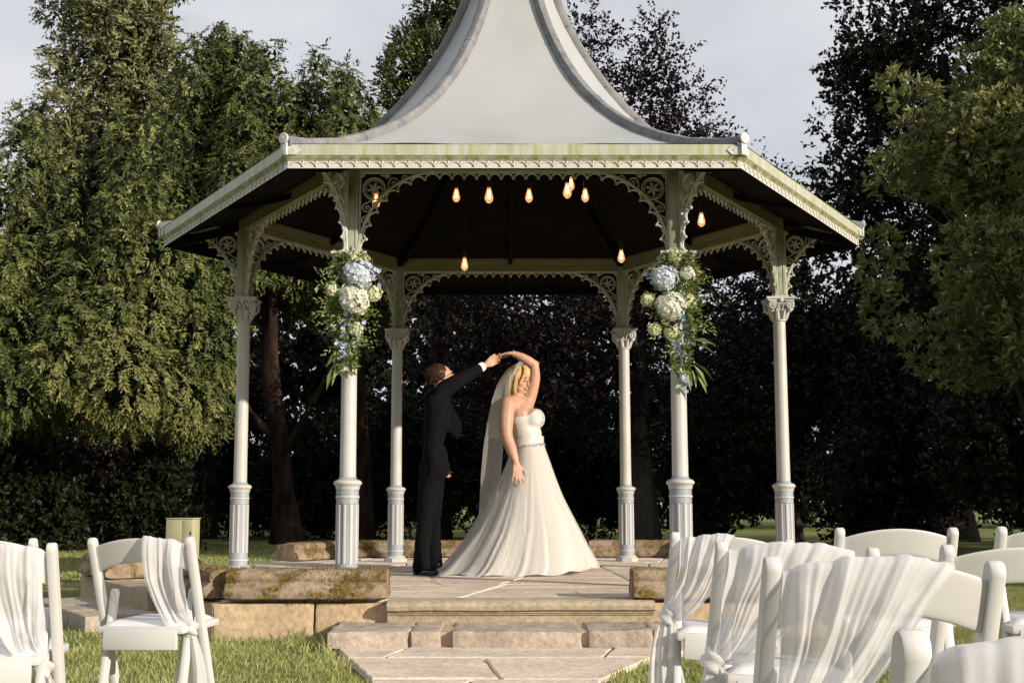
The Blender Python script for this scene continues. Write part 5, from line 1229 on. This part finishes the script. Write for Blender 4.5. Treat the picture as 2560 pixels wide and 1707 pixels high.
for i in range(110):
    a = R(-165+185*i/110); z = 1.400+g.uniform(-0.010, 0.010)+0.014*math.cos(a); mbd.ball(L_((0.130+0.155*math.cos(a), -0.12+0.182*math.sin(a), z)), g.uniform(0.003, 0.0062), 5, 4)
for i in range(46):
    z = 1.60+0.13*g.random(); mbd.ball(L_((0.276+g.uniform(-0.012, 0.004)-0.9*max(0, z-1.66)*0.7, -0.118+g.gauss(0, 0.010), z)), g.uniform(0.003, 0.006), 5, 4)
tag(mbd.build('beading', M_CRYST, bod), kind='stuff')
# skirt with train
SK = [(1.425, -0.010, 0.276, 0.165), (1.34, -0.020, 0.305, 0.20), (1.256, -0.045, 0.335, 0.235), (1.108, -0.105, 0.386, 0.29), (0.961, -0.175, 0.443, 0.345), (0.814, -0.255, 0.514, 0.40), (0.668, -0.345, 0.583, 0.455), (0.522, -0.455, 0.643, 0.51), (0.40, -0.555, 0.695, 0.555), (0.335, -0.625, 0.715, 0.585), (0.304, -0.690, 0.715, 0.60)]
skz = [q[0] for q in SK][::-1]
def skirt(u, v, off=0.0, ph=0.0, depth=1.0):
    z = 1.425+(0.304-1.425)*(v**0.92); il = lambda k: float(np.interp(z, skz, [q[k] for q in SK][::-1])); xl, xr_, hy = il(1), il(2), il(3)
    a = u*2*math.pi; c, s = math.cos(a), math.sin(a); cx, rx = (xl+xr_)/2, (xr_-xl)/2
    w = v**0.8; NV = lambda f_, k_, tw=0.0: noise.noise(Vector((c*f_+k_+ph, s*f_-k_, v*0.55+tw*v)))
    fo = 0.052*NV(3.2, 1.0)+0.060*NV(6.5, 4.0)+0.040*NV(12.0, 7.0, 0.6)+0.018*NV(24.0, 9.0, 1.6)+0.010*math.sin(13*a+1.3+ph+1.2*math.sin(2*a))
    fo *= w*(1.0+0.5*max(0, -c)); k = 1+fo*depth+off
    p = Vector((cx+rx*c*k, -0.12+hy*s*k*(1-0.10*max(0, -c)**2), z))
    lift = max(0, c)**2*0.05*v**6; p.z += lift+0.010*v**8*math.sin(13*a)
    if c < -0.55 and v > 0.85: p.y -= 0.10*(-c-0.55)*(v-0.85)/0.15
    return tuple(p-OB)
mk = MB(); mk.grid(lambda u, v: skirt(u, v), 220, 64, closed_u=True); sk = mk.build('skirt', M_TULLE, bride, smooth=True, angle=180)
mk = MB(); mk.grid(lambda u, v: skirt(u, v*0.995, 0.020, 2.2, 1.35), 200, 50, closed_u=True); mk.build('tulle_overlay', M_VEIL, sk, smooth=True, angle=180)
# veil, two tiers falling down the back
VL = [(2.085, 0.055, -0.035, 0.085), (2.02, 0.03, -0.082, 0.115), (1.95, 0.005, -0.125, 0.14), (1.80, -0.02, -0.175, 0.17), (1.61, -0.03, -0.213, 0.19), (1.45, -0.03, -0.228, 0.20), (1.18, -0.05, -0.252, 0.21), (0.96, -0.08, -0.266, 0.24), (0.80, -0.12, -0.282, 0.28), (0.60, -0.2, -0.405, 0.32), (0.40, -0.32, -0.565, 0.34), (0.315, -0.40, -0.64, 0.35)]
vz = [q[0] for q in VL][::-1]
def veil_fn(z1, grow, ph, spread=1.35):
    def fn(u, v):
        z = 2.085+(z1-2.085)*v; il = lambda k: float(np.interp(z, vz, [q[k] for q in VL][::-1])); xc, xl, b_ = il(1), il(2), il(3); a = (u*2-1)*spread
        fo = (0.09*math.sin(16*u+ph+1.5*math.sin(5*u))+0.06*math.sin(29*u+2*ph+3*v))*min(1, v*2.5)
        return tuple(L_((xc-(xc-xl+grow)*math.cos(a)*(1+fo), -0.10+(b_+grow)*math.sin(a)*(1+fo*0.5), z)))
    return fn
mv = MB(); mv.grid(veil_fn(0.33, 0.0, 0.4), 90, 70); ve = mv.build('veil', M_VEIL, bride, smooth=True, angle=180)
mv = MB(); mv.grid(veil_fn(1.47, 0.014, 2.1, 1.5), 90, 40); mv.build('short_tier', M_VEIL, ve, smooth=True, angle=180)
# hair
mh = MB(); g = random.Random(9)
mh.ball((-0.022, 0, 0.046), (0.101, 0.086, 0.098), 18, 12, M=FB)
for i in range(190):
    az = R(g.uniform(62, 298)); p0 = FB @ Vector((0.02, g.uniform(-0.02, 0.02), 0.136)); r1 = g.uniform(0.088, 0.108)
    p1 = FB @ Vector((-0.015+r1*1.05*math.cos(az), r1*0.92*math.sin(az), 0.045)); p2 = FB @ Vector((-0.010+r1*0.95*math.cos(az), r1*math.sin(az), -0.06))
    e = g.uniform(-0.165, -0.125); p3 = FB @ Vector((0.0+r1*0.80*math.cos(az)+g.gauss(0, .008), r1*1.0*math.sin(az), e))
    mh.tube([p0, p0.lerp(p1, 0.5)+(p0.lerp(p1, 0.5)-(FB @ Vector((0, 0, 0.03)))).normalized()*0.018, p1, p1.lerp(p2, 0.5), p2, p3], [0.006, 0.009, 0.010, 0.010, 0.009, 0.003], 5)
for i in range(46):
    s = g.uniform(-1, 1); p0 = FB @ Vector((0.02, 0.01*s, 0.138)); p1 = FB @ Vector((0.075, 0.045*s, 0.105)); p2 = FB @ Vector((0.095-0.02*abs(s), 0.055*s, 0.060)); p3 = FB @ Vector((0.085-0.03*abs(s), 0.076*s, 0.028-0.05*abs(s)))
    mh.tube([p0, p0.lerp(p1, 0.5)+Vector((0, 0, 0.012)), p1, p2, p3], [0.005, 0.007, 0.007, 0.006, 0.002], 5)
mh.build('hair', M_HAIR, bride)
mt = MB()
for i in range(60):
    a = R(-100+200*i/59); q = FB @ Vector((0.000, 0.088*math.sin(a), 0.052+0.094*math.cos(a))); q = q+Vector((g.gauss(0, .005), g.gauss(0, .005), 0.006+g.random()*0.014)); mt.ball(q, g.uniform(0.004, 0.008), 6, 5)
mt.tube([FB @ Vector((0.0, 0.092*math.sin(R(a)), 0.050+0.098*math.cos(R(a)))) for a in range(-100, 101, 10)], 0.0025, 5); mt.build('tiara', M_CRYST, bride)
mt = MB()
for i in range(22):
    a = R(-80+160*i/21); mt.ball(L_((0.062+0.066*math.cos(a), -0.115+0.068*math.sin(a), 1.845-0.030*math.cos(a))), 0.0035, 5, 4)
for i in range(9): mt.ball(L_((0.132+g.gauss(0, .004), -0.135+g.gauss(0, .010), 1.803-0.008*i*0.5+g.gauss(0, .004))), 0.0045, 5, 4)
mt.build('necklace', M_CRYST, bride)
mt = MB(); mt.tube([L_((0.012+0.003*math.cos(a), 0.029*math.cos(a), 2.243+0.029*math.sin(a))) for a in [2*math.pi*i/14 for i in range(14)]], 0.0035, 5, closed=True); mt.build('bracelet', M_CRYST, bride)

# ---------------- groom
OG = Vector((-0.72, -0.38, FLOOR)); groom = tag(empty('person', OG), 'man in black morning suit with white cuff, arm raised holding the bride\'s hand', 'person')
G_ = lambda p: Vector(p)-OG
FG = head_frame(G_((-0.605, -0.31, 1.985)), (0.90, 0.24, 0.34), (-0.2, 0, 1))
mb = MB(); head(mb, FG, 0.95); limb(mb, [G_((-0.66, -0.31, 1.78)), G_((-0.64, -0.31, 1.86)), G_((-0.61, -0.31, 1.93))], [0.065, 0.056, 0.055])
mb.ball(G_((-0.665, -0.31, 1.74)), (0.09, 0.16, 0.10), 14, 10)
limb(mb, [G_((-0.66, -0.44, 1.79)), G_((-0.47, -0.33, 1.965)), G_((-0.31, -0.175, 2.075)), G_((-0.225, -0.105, 2.135))], [0.05, 0.042, 0.032, 0.026])
hand(mb, G_((-0.228, -0.108, 2.132)), (0.82, 0.50, 0.42), (0.5, -0.55, 0.35), [0.42, 0.50, 0.55, 0.6], -1, 1.0, 0.02, 0.35)
limb(mb, [G_((-0.66, -0.14, 1.78)), G_((-0.69, -0.06, 1.50)), G_((-0.61, -0.04, 1.28))], [0.05, 0.042, 0.026])
hand(mb, G_((-0.61, -0.04, 1.285)), (0.2, 0.0, -1.0), (0.6, -0.6, 0), [0.3, 0.35, 0.4, 0.45], 1)
gb = remeshed(mb, 'body', M_SKIN2, groom, 0.0072, 6, 0.5)
mb = MB(); mb.tube([(0.10, -0.050, 0.012), (0.085, -0.072, 0.014), (0.0, -0.088, 0.004)], 0.003, 5, M=FG); mb.tube([(0.102, -0.046, 0.014), (0.110, -0.025, 0.012), (0.108, 0, 0.014), (0.110, 0.025, 0.012), (0.10, 0.05, 0.012)], 0.003, 5, M=FG); mb.build('spectacles', M_CORD, gb)
mb = MB(); mb.ball((-0.036, 0, 0.056), (0.100, 0.090, 0.094), 18, 12, M=FG)
for i in range(260):
    a = R(g.uniform(60, 300)); p = FG @ Vector((-0.036+0.095*math.cos(a), 0.086*math.sin(a), g.uniform(0.0, 0.11))); q = p+((p-(FG @ Vector((0, 0, 0)))).normalized()*0.012)+Vector((-0.004, 0, -0.014)); mb.tube([p, q], [0.008, 0.003], 5)
mb.build('hair', M_HAIR2, groom)
JK = [(1.895, -0.695, -0.60, 0.075), (1.86, -0.735, -0.575, 0.16), (1.82, -0.755, -0.555, 0.215), (1.75, -0.768, -0.535, 0.225), (1.65, -0.772, -0.545, 0.215), (1.52, -0.772, -0.575, 0.20), (1.42, -0.775, -0.60, 0.19), (1.32, -0.780, -0.585, 0.195), (1.24, -0.785, -0.545, 0.20), (1.16, -0.788, -0.545, 0.20), (1.08, -0.790, -0.62, 0.195), (1.01, -0.790, -0.72, 0.18)]
mb = MB(); jz = [q[0] for q in JK][::-1]
def jack(u, v):
    z = 1.895+(1.01-1.895)*v; il = lambda k: float(np.interp(z, jz, [q[k] for q in JK][::-1])); xl, xr_, hy = il(1), il(2), il(3); a = u*2*math.pi
    c = math.copysign(abs(math.cos(a))**0.8, math.cos(a)); s = math.copysign(abs(math.sin(a))**0.8, math.sin(a)); w = 1+0.012*math.sin(9*a+6*v)+0.05*noise.noise(Vector((c*3, s*3, z*9)))+0.03*noise.noise(Vector((c*6, s*6, z*18)))
    return tuple(G_(((xl+xr_)/2+(xr_-xl)/2*c*w, -0.31+hy*s*w, z)))
nj = 48; mb.grid(jack, nj, 40, closed_u=True); mb.f.append(tuple(range(nj))); mb.m.append(0); mb.f.append(tuple(39*nj+i for i in range(nj-1, -1, -1))); mb.m.append(0)
limb(mb, [G_((-0.675, -0.46, 1.775)), G_((-0.575, -0.40, 1.885)), G_((-0.465, -0.33, 1.968)), G_((-0.36, -0.22, 2.040)), G_((-0.305, -0.175, 2.078))], [0.088, 0.078, 0.066, 0.056, 0.052], 8, 14, 0.05)
limb(mb, [G_((-0.675, -0.15, 1.775)), G_((-0.69, -0.06, 1.52)), G_((-0.62, -0.04, 1.32))], [0.085, 0.066, 0.052])
# open front panel swinging forward, with lapel
PF = [(-0.60, 1.83), (-0.555, 1.815), (-0.50, 1.70), (-0.445, 1.60), (-0.450, 1.53), (-0.485, 1.45), (-0.53, 1.50), (-0.60, 1.55)]
v = [tuple(G_((x, -0.20+0.05*(x+0.6)/0.15, z))) for x, z in PF]+[tuple(G_((x, -0.17+0.05*(x+0.6)/0.15, z))) for x, z in PF]; n = len(PF)
mb.add(v, [tuple(range(n)), tuple(range(2*n-1, n-1, -1))]+[(i, (i+1) % n, n+(i+1) % n, n+i) for i in range(n)])
jk = remeshed(mb, 'jacket', M_SUIT, groom, 0.011, 3, 0.4)
mb = MB(); limb(mb, [G_((-0.655, -0.44, 1.845)), G_((-0.66, -0.31, 1.895)), G_((-0.655, -0.18, 1.845))], [0.012, 0.016, 0.012]); mb.build('collar', M_SUIT, jk)
mb = MB()
for q in ((-0.452, -0.165, 1.56), (-0.452, -0.165, 1.50), (-0.335, -0.245, 2.022), (-0.317, -0.229, 2.034), (-0.299, -0.213, 2.046)):
    mb = MB(); mb.ball((0, 0, 0), 0.0065, 8, 6); mb.build('button', M_SHOE, jk, G_(q))
d_ = Vector((0.075, 0.065, 0.055)).normalized(); s_, u_, _ = frame_from(d_); c0 = G_((-0.318, -0.187, 2.070)); mb = MB()
Mc = Matrix(((s_.x, u_.x, d_.x, c0.x), (s_.y, u_.y, d_.y, c0.y), (s_.z, u_.z, d_.z, c0.z), (0, 0, 0, 1)))
mb.lathe([(0.040, 0.0), (0.042, 0.01), (0.042, 0.085), (0.039, 0.087), (0.034, 0.080), (0.033, 0.02)], 20, M=Mc, cap=False); cf = mb.build('shirt_cuff', M_SHIRT, groom)
mb = MB(); mb.ball(Mc @ Vector((0.020, -0.037, 0.05)), 0.007, 8, 6); mb.build('cufflink', M_SHOE, cf)
mb = MB()
limb(mb, [G_((-0.70, -0.39, 1.20)), G_((-0.725, -0.41, 0.95)), G_((-0.745, -0.43, 0.76)), G_((-0.765, -0.45, 0.55)), G_((-0.775, -0.47, 0.36))], [0.105, 0.092, 0.072, 0.070, 0.078], 8, 14, 0.045)
limb(mb, [G_((-0.68, -0.24, 1.20)), G_((-0.69, -0.23, 0.95)), G_((-0.695, -0.22, 0.76)), G_((-0.685, -0.21, 0.55)), G_((-0.675, -0.21, 0.36))], [0.10, 0.088, 0.070, 0.066, 0.072], 8, 14, 0.045)
mb.ball(G_((-0.70, -0.31, 1.18)), (0.10, 0.17, 0.13), 14, 10); remeshed(mb, 'trousers', M_SUIT, groom, 0.011, 4, 0.5)
for (x, y), a in (((-0.76, -0.50), -38), ((-0.64, -0.24), -12)):
    mb = MB(); M = Matrix.Translation(G_((x, y, FLOOR))) @ Matrix.Rotation(R(a), 4, 'Z')
    mb.ball((0.07, 0, 0.030), (0.115, 0.047, 0.030), 16, 8, M=M); mb.ball((-0.035, 0, 0.042), (0.075, 0.042, 0.042), 14, 8, M=M); mb.ball((-0.02, 0, 0.075), (0.052, 0.042, 0.04), 12, 8, M=M); mb.bbox((0.03, 0, 0.008), (0.24, 0.080, 0.012), 0.004, M=M)
    remeshed(mb, 'shoe', M_SHOE, groom, 0.008, 3)
# ------------------------------------------------------------------ flower garlands on the two front columns
M_HBLUE = leaf_mat('blue_hydrangea_petal', (0.52, 0.58, 0.68), (0.62, 0.67, 0.74), (0.74, 0.76, 0.79), 0.25, 0.6, 0.2)
M_HWHITE = leaf_mat('white_hydrangea_petal', (0.64, 0.65, 0.50), (0.74, 0.74, 0.64), (0.80, 0.80, 0.74), 0.25, 0.6, 0.2)
M_HGREEN = leaf_mat('lime_hydrangea_petal', (0.50, 0.54, 0.26), (0.64, 0.66, 0.40), (0.76, 0.76, 0.56), 0.25, 0.6, 0.2)
M_DELPH = leaf_mat('delphinium_petal', (0.30, 0.36, 0.64), (0.44, 0.50, 0.74), (0.62, 0.66, 0.82), 0.25, 0.6, 0.2)
M_FOL = leaf_mat('garland_leaf', (0.03, 0.055, 0.014), (0.085, 0.13, 0.03), (0.24, 0.27, 0.075), 0.25, 0.45, 0.4)
M_EUC = leaf_mat('eucalyptus_leaf', (0.18, 0.24, 0.17), (0.27, 0.33, 0.23), (0.38, 0.43, 0.30), 0.2, 0.5, 0.3)
M_STEM = simple('green_stem', (0.06, 0.09, 0.02), None, 10, 0.6)
def florets(g, c, rad, n, size, mat, name, parent, front=True):
    """ball of four-petalled florets"""
    k = np.arange(n)+0.5; ph = np.arccos(1-2*k/n); th = math.pi*(1+5**0.5)*k; u = np.stack([np.cos(th)*np.sin(ph), np.sin(th)*np.sin(ph), np.cos(ph)], 1)
    u = unit(u+g.normal(size=u.shape)*0.14); c = np.array(c); rad = np.array(rad if hasattr(rad, '__len__') else (rad,)*3)
    P = c+u*rad*(0.84+0.22*g.random(n)+0.10*np.sin(u[:, 0]*4+u[:, 2]*3+c[0]*9))[:, None]; a = unit(np.cross(u, g.normal(size=u.shape))); b = np.cross(u, a); Vs, Ts = [], []; tb = np.clip(0.5+g.normal(0, 0.25, n), 0, 1)
    for q in range(4):
        t = q*math.pi/2; d = unit(a*math.cos(t)+b*math.sin(t)+u*g.uniform(0.05, 0.45, (n, 1))); sd = unit(np.cross(d, u)); s = size*g.uniform(0.85, 1.15, n)
        Vs.append(leaf_quads(P, d, sd, s, s*0.95, 0.6)); Ts.append(np.clip(tb+g.normal(0, .08, n), 0, 1))
    core = MB(); core.ball((0, 0, 0), tuple(rad*0.72), 14, 10); cm = core.mesh('core', mat)
    o = quads_object(name, np.concatenate(Vs), np.concatenate(Ts), mat, parent, tuple(c)); o.location = c-np.array(parent.location)
    bm = bmesh.new(); bm.from_mesh(o.data); bm.from_mesh(cm); lay = bm.faces.layers.float.get('tint')
    bm.to_mesh(o.data); bm.free()
    return o
def leaves_at(g, pts, dirs, ln, wd, mat, name, parent, tb=0.5):
    pts = np.array(pts); dirs = unit(np.array(dirs)); n = len(pts); side = unit(np.cross(dirs, np.array([0, -1.0, 0.4])+g.normal(size=(n, 3))*0.6)); l = ln*g.uniform(0.75, 1.25, n); w = wd*g.uniform(0.85, 1.2, n)
    nrm = np.cross(side, dirs)                    # two halves folded along the midrib, slightly arched
    tip = pts+dirs*l[:, None]-nrm*(l*0.15)[:, None]; mid = pts+dirs*(l*0.5)[:, None]; A = mid+side*(w/2)[:, None]+nrm*(w*0.18)[:, None]; B = mid-side*(w/2)[:, None]+nrm*(w*0.18)[:, None]
    V = np.concatenate([np.stack([pts, A, tip, mid], 1).reshape(-1, 3), np.stack([pts, mid, tip, B], 1).reshape(-1, 3)]); t = np.clip(tb+g.normal(0, .2, n), 0, 1)
    o = quads_object(name, V, np.concatenate([t, t]), mat, parent, tuple(parent.location)); return o
def garland(col, heads, delphs, longleaves, eucs, label, seed, spread):
    g = np.random.default_rng(seed); cx, cy = col; fr = cy-0.115
    e = tag(empty('flower_garland', (cx, cy-0.06, 2.70)), label, 'flower garland', 'flower garlands on the front columns')
    for (x, z, r, kind) in heads:
        nm, mt, n, sz = {'b': ('blue_hydrangea', M_HBLUE, 170, 0.030), 'w': ('white_hydrangea', M_HWHITE, 160, 0.033), 'g': ('lime_hydrangea', M_HGREEN, 46, 0.027)}[kind]
        florets(g, (cx+x, fr-0.035-(0.03 if kind != 'g' else 0.0), z), (r, r*0.75, r*0.92), n, sz*(r/0.105 if kind != 'g' else 1), mt, nm, e)
    for i, (x0, z0, x1, z1, n) in enumerate(delphs):
        P = []
        for k in range(n):
            t = k/max(1, n-1); P.append((cx+x0+(x1-x0)*t+g.normal(0, 0.022), fr-0.05+g.normal(0, 0.02)+0.05*t, z0+(z1-z0)*t+g.normal(0, 0.012)))
        Vs, Ts = [], []
        for p in P:
            u = unit(np.array([g.normal(0, .5), -1.0, g.normal(0, .5)])); a = unit(np.cross(u, g.normal(size=3))); b = np.cross(u, a)
            for q in range(5):
                t = q*2*math.pi/5; d = unit(a*math.cos(t)+b*math.sin(t)+u*0.3)[None]; sd = unit(np.cross(d, u[None])); s = np.array([0.021*g.uniform(0.8, 1.2)]); Vs.append(leaf_quads(np.array([p]), d, sd, s, s*0.9, 0.6)); Ts.append(g.uniform(0, 1, 1))
        tag(quads_object('delphinium', np.concatenate(Vs), np.concatenate(Ts), M_DELPH, e, tuple(e.location)), kind='stuff')
        mb = MB(); loc = Vector(e.location); mb.tube([Vector((cx+x0, fr-0.02, z0+0.06))-loc, Vector((cx+(x0+x1)/2, fr-0.035, (z0+z1)/2))-loc, Vector((cx+x1, fr+0.0, z1-0.02))-loc], [0.004, 0.003, 0.0015], 5); mb.build('stem', M_STEM, e)
    # general foliage: whole mass, wider at the top
    P, Dd = [], []
    for k in range(900):
        z = 2.72-0.88*g.random()**1.15; w = np.interp(z, [1.84, 2.1, 2.35, 2.6, 2.72], [0.035, 0.085, 0.15, 0.15, 0.09])*spread; a = g.uniform(0, 2*math.pi); rr_ = math.sqrt(g.random()); x = w*rr_*math.cos(a); y = 0.06*math.sin(a)*rr_
        P.append((cx+x, fr-0.01+y, z)); Dd.append((math.cos(a)*1.0+g.normal(0, .4), -0.6+g.normal(0, .4), g.normal(-0.15, 0.55)))
    tag(leaves_at(g, P, Dd, 0.056, 0.021, M_FOL, 'foliage', e, 0.6), kind='stuff')
    P, Dd = [], []
    for k in range(34):                            # airy sprigs poking out
        z = 2.66-0.6*g.random(); a = g.uniform(0, 2*math.pi); d = np.array([math.cos(a), -0.4, math.sin(a)*0.7-0.15]); d /= np.linalg.norm(d); b0 = np.array([cx+0.08*math.cos(a), fr-0.01, z])
        for q in range(7): P.append(b0+d*(0.03+0.022*q)*1.0); s = 1 if q % 2 else -1; Dd.append(d+np.array([-d[2]*s, 0, d[0]*s])*0.8+g.normal(size=3)*0.2)
    tag(leaves_at(g, P, Dd, 0.034, 0.012, M_FOL, 'sprigs', e, 0.8), kind='stuff')
    P, Dd = [], []
    for (x, z, n) in eucs:
        for k in range(n): P.append((cx+x+g.normal(0, .022), fr-0.05+g.normal(0, .015), z-0.028*k)); Dd.append((g.normal(0, .8), -0.4, g.normal(-0.3, .5)))
    tag(leaves_at(g, P, Dd, 0.044, 0.036, M_EUC, 'eucalyptus', e, 0.6), kind='stuff')
    for (x, z, dx, dz) in longleaves: leaves_at(g, [(cx+x, fr-0.02, z)], [(dx, -0.15, dz)], 0.17, 0.040, M_FOL, 'long_leaf', e, 0.62)
    return e
garland((-1.21, -2.096), [(0.075, 2.553, 0.108, 'b'), (0.050, 2.372, 0.110, 'w'), (0.04, 2.675, 0.055, 'g'), (-0.105, 2.440, 0.050, 'g'), (0.185, 2.420, 0.055, 'g'), (0.060, 2.150, 0.048, 'g'), (0.105, 2.665, 0.035, 'g')],
        [(-0.02, 2.26, -0.03, 2.12, 12), (-0.03, 2.12, -0.035, 1.86, 26), (0.17, 2.62, 0.20, 2.50, 8), (0.105, 2.21, 0.09, 2.14, 7)],
        [(-0.06, 2.06, -0.22, -1), (-0.075, 2.03, -0.42, -1), (-0.10, 1.90, -0.25, -1), (-0.085, 1.92, -0.02, -1), (0.02, 2.05, 0.3, -1), (0.00, 1.98, 0.25, -1), (-0.04, 2.08, -0.15, -1)], [(-0.06, 2.14, 4), (0.10, 2.15, 5), (0.0, 2.24, 4), (-0.15, 2.52, 3)],
        'hydrangea garland with trailing leaves on the left front column', 51, 1.0)
garland((1.21, -2.096), [(-0.115, 2.525, 0.092, 'b'), (-0.072, 2.318, 0.100, 'w'), (-0.035, 2.690, 0.048, 'g'), (0.060, 2.360, 0.052, 'g'), (-0.235, 2.370, 0.045, 'g'), (-0.19, 2.155, 0.042, 'g'), (-0.06, 2.120, 0.050, 'g'), (0.055, 2.56, 0.05, 'w')],
        [(0.02, 2.24, 0.055, 2.04, 26), (-0.03, 2.06, 0.02, 1.90, 22), (0.01, 1.86, 0.03, 1.72, 7), (-0.20, 2.56, -0.19, 2.50, 6)],
        [(0.09, 1.92, 0.75, -0.6), (0.09, 1.90, 0.6, -0.8), (0.08, 1.86, 0.3, -1), (0.10, 1.88, 0.5, -1), (0.05, 1.88, 0.1, -1), (0.07, 2.08, 0.8, -0.1), (0.09, 2.05, 0.8, -0.3)], [(0.07, 2.55, 3), (0.03, 1.98, 3), (0.02, 1.80, 4)],
        'hydrangea garland with blue delphinium trail on the right front column', 52, 1.0)
# ------------------------------------------------------------------ moss tufts growing on the kerb stones (uncountable)
def moss():
    g = np.random.default_rng(15); V, T = [], []
    for o in platform.children:
        if not o.name.startswith('coping_stone'): continue
        me = o.data; off = np.array(o.location); near = off[1] < -2.2
        for p in me.polygons:
            c = np.array(p.center)+off; nz = p.normal.z
            if len(p.vertices) > 4: continue
            q = Vector(c)*2.6; pat = noise.noise(q)+0.5*noise.noise(q*2.7)
            if pat < -0.05: continue
            k = int((11 if near else 4)*(0.4+min(1, max(0, pat+0.2)))); vs_ = [np.array(me.vertices[i].co)+off for i in p.vertices]
            for _ in range(k):
                a, b_ = g.random(2); P = (vs_[0]*(1-a)+vs_[1]*a)*(1-b_)+(vs_[3]*(1-a)+vs_[2]*a)*b_; n = np.array(p.normal); d = unit(n+g.normal(size=3)*0.7+np.array([0, 0, 0.25])); l = g.uniform(0.008, 0.020); s = unit(np.cross(d, g.normal(size=3)))*g.uniform(0.0018, 0.0035)
                V += [P-s, P+s, P+d*l*0.6+s*0.6, P+d*l]; T.append(g.uniform(0, 1))
    m = leaf_mat('moss', (0.08, 0.055, 0.016), (0.18, 0.13, 0.036), (0.33, 0.25, 0.09), 0.2, 0.8, 0.1)
    o = quads_object('moss', np.array(V), np.array(T), m, platform, (0, 0, 0)); tag(o, kind='stuff')
moss()
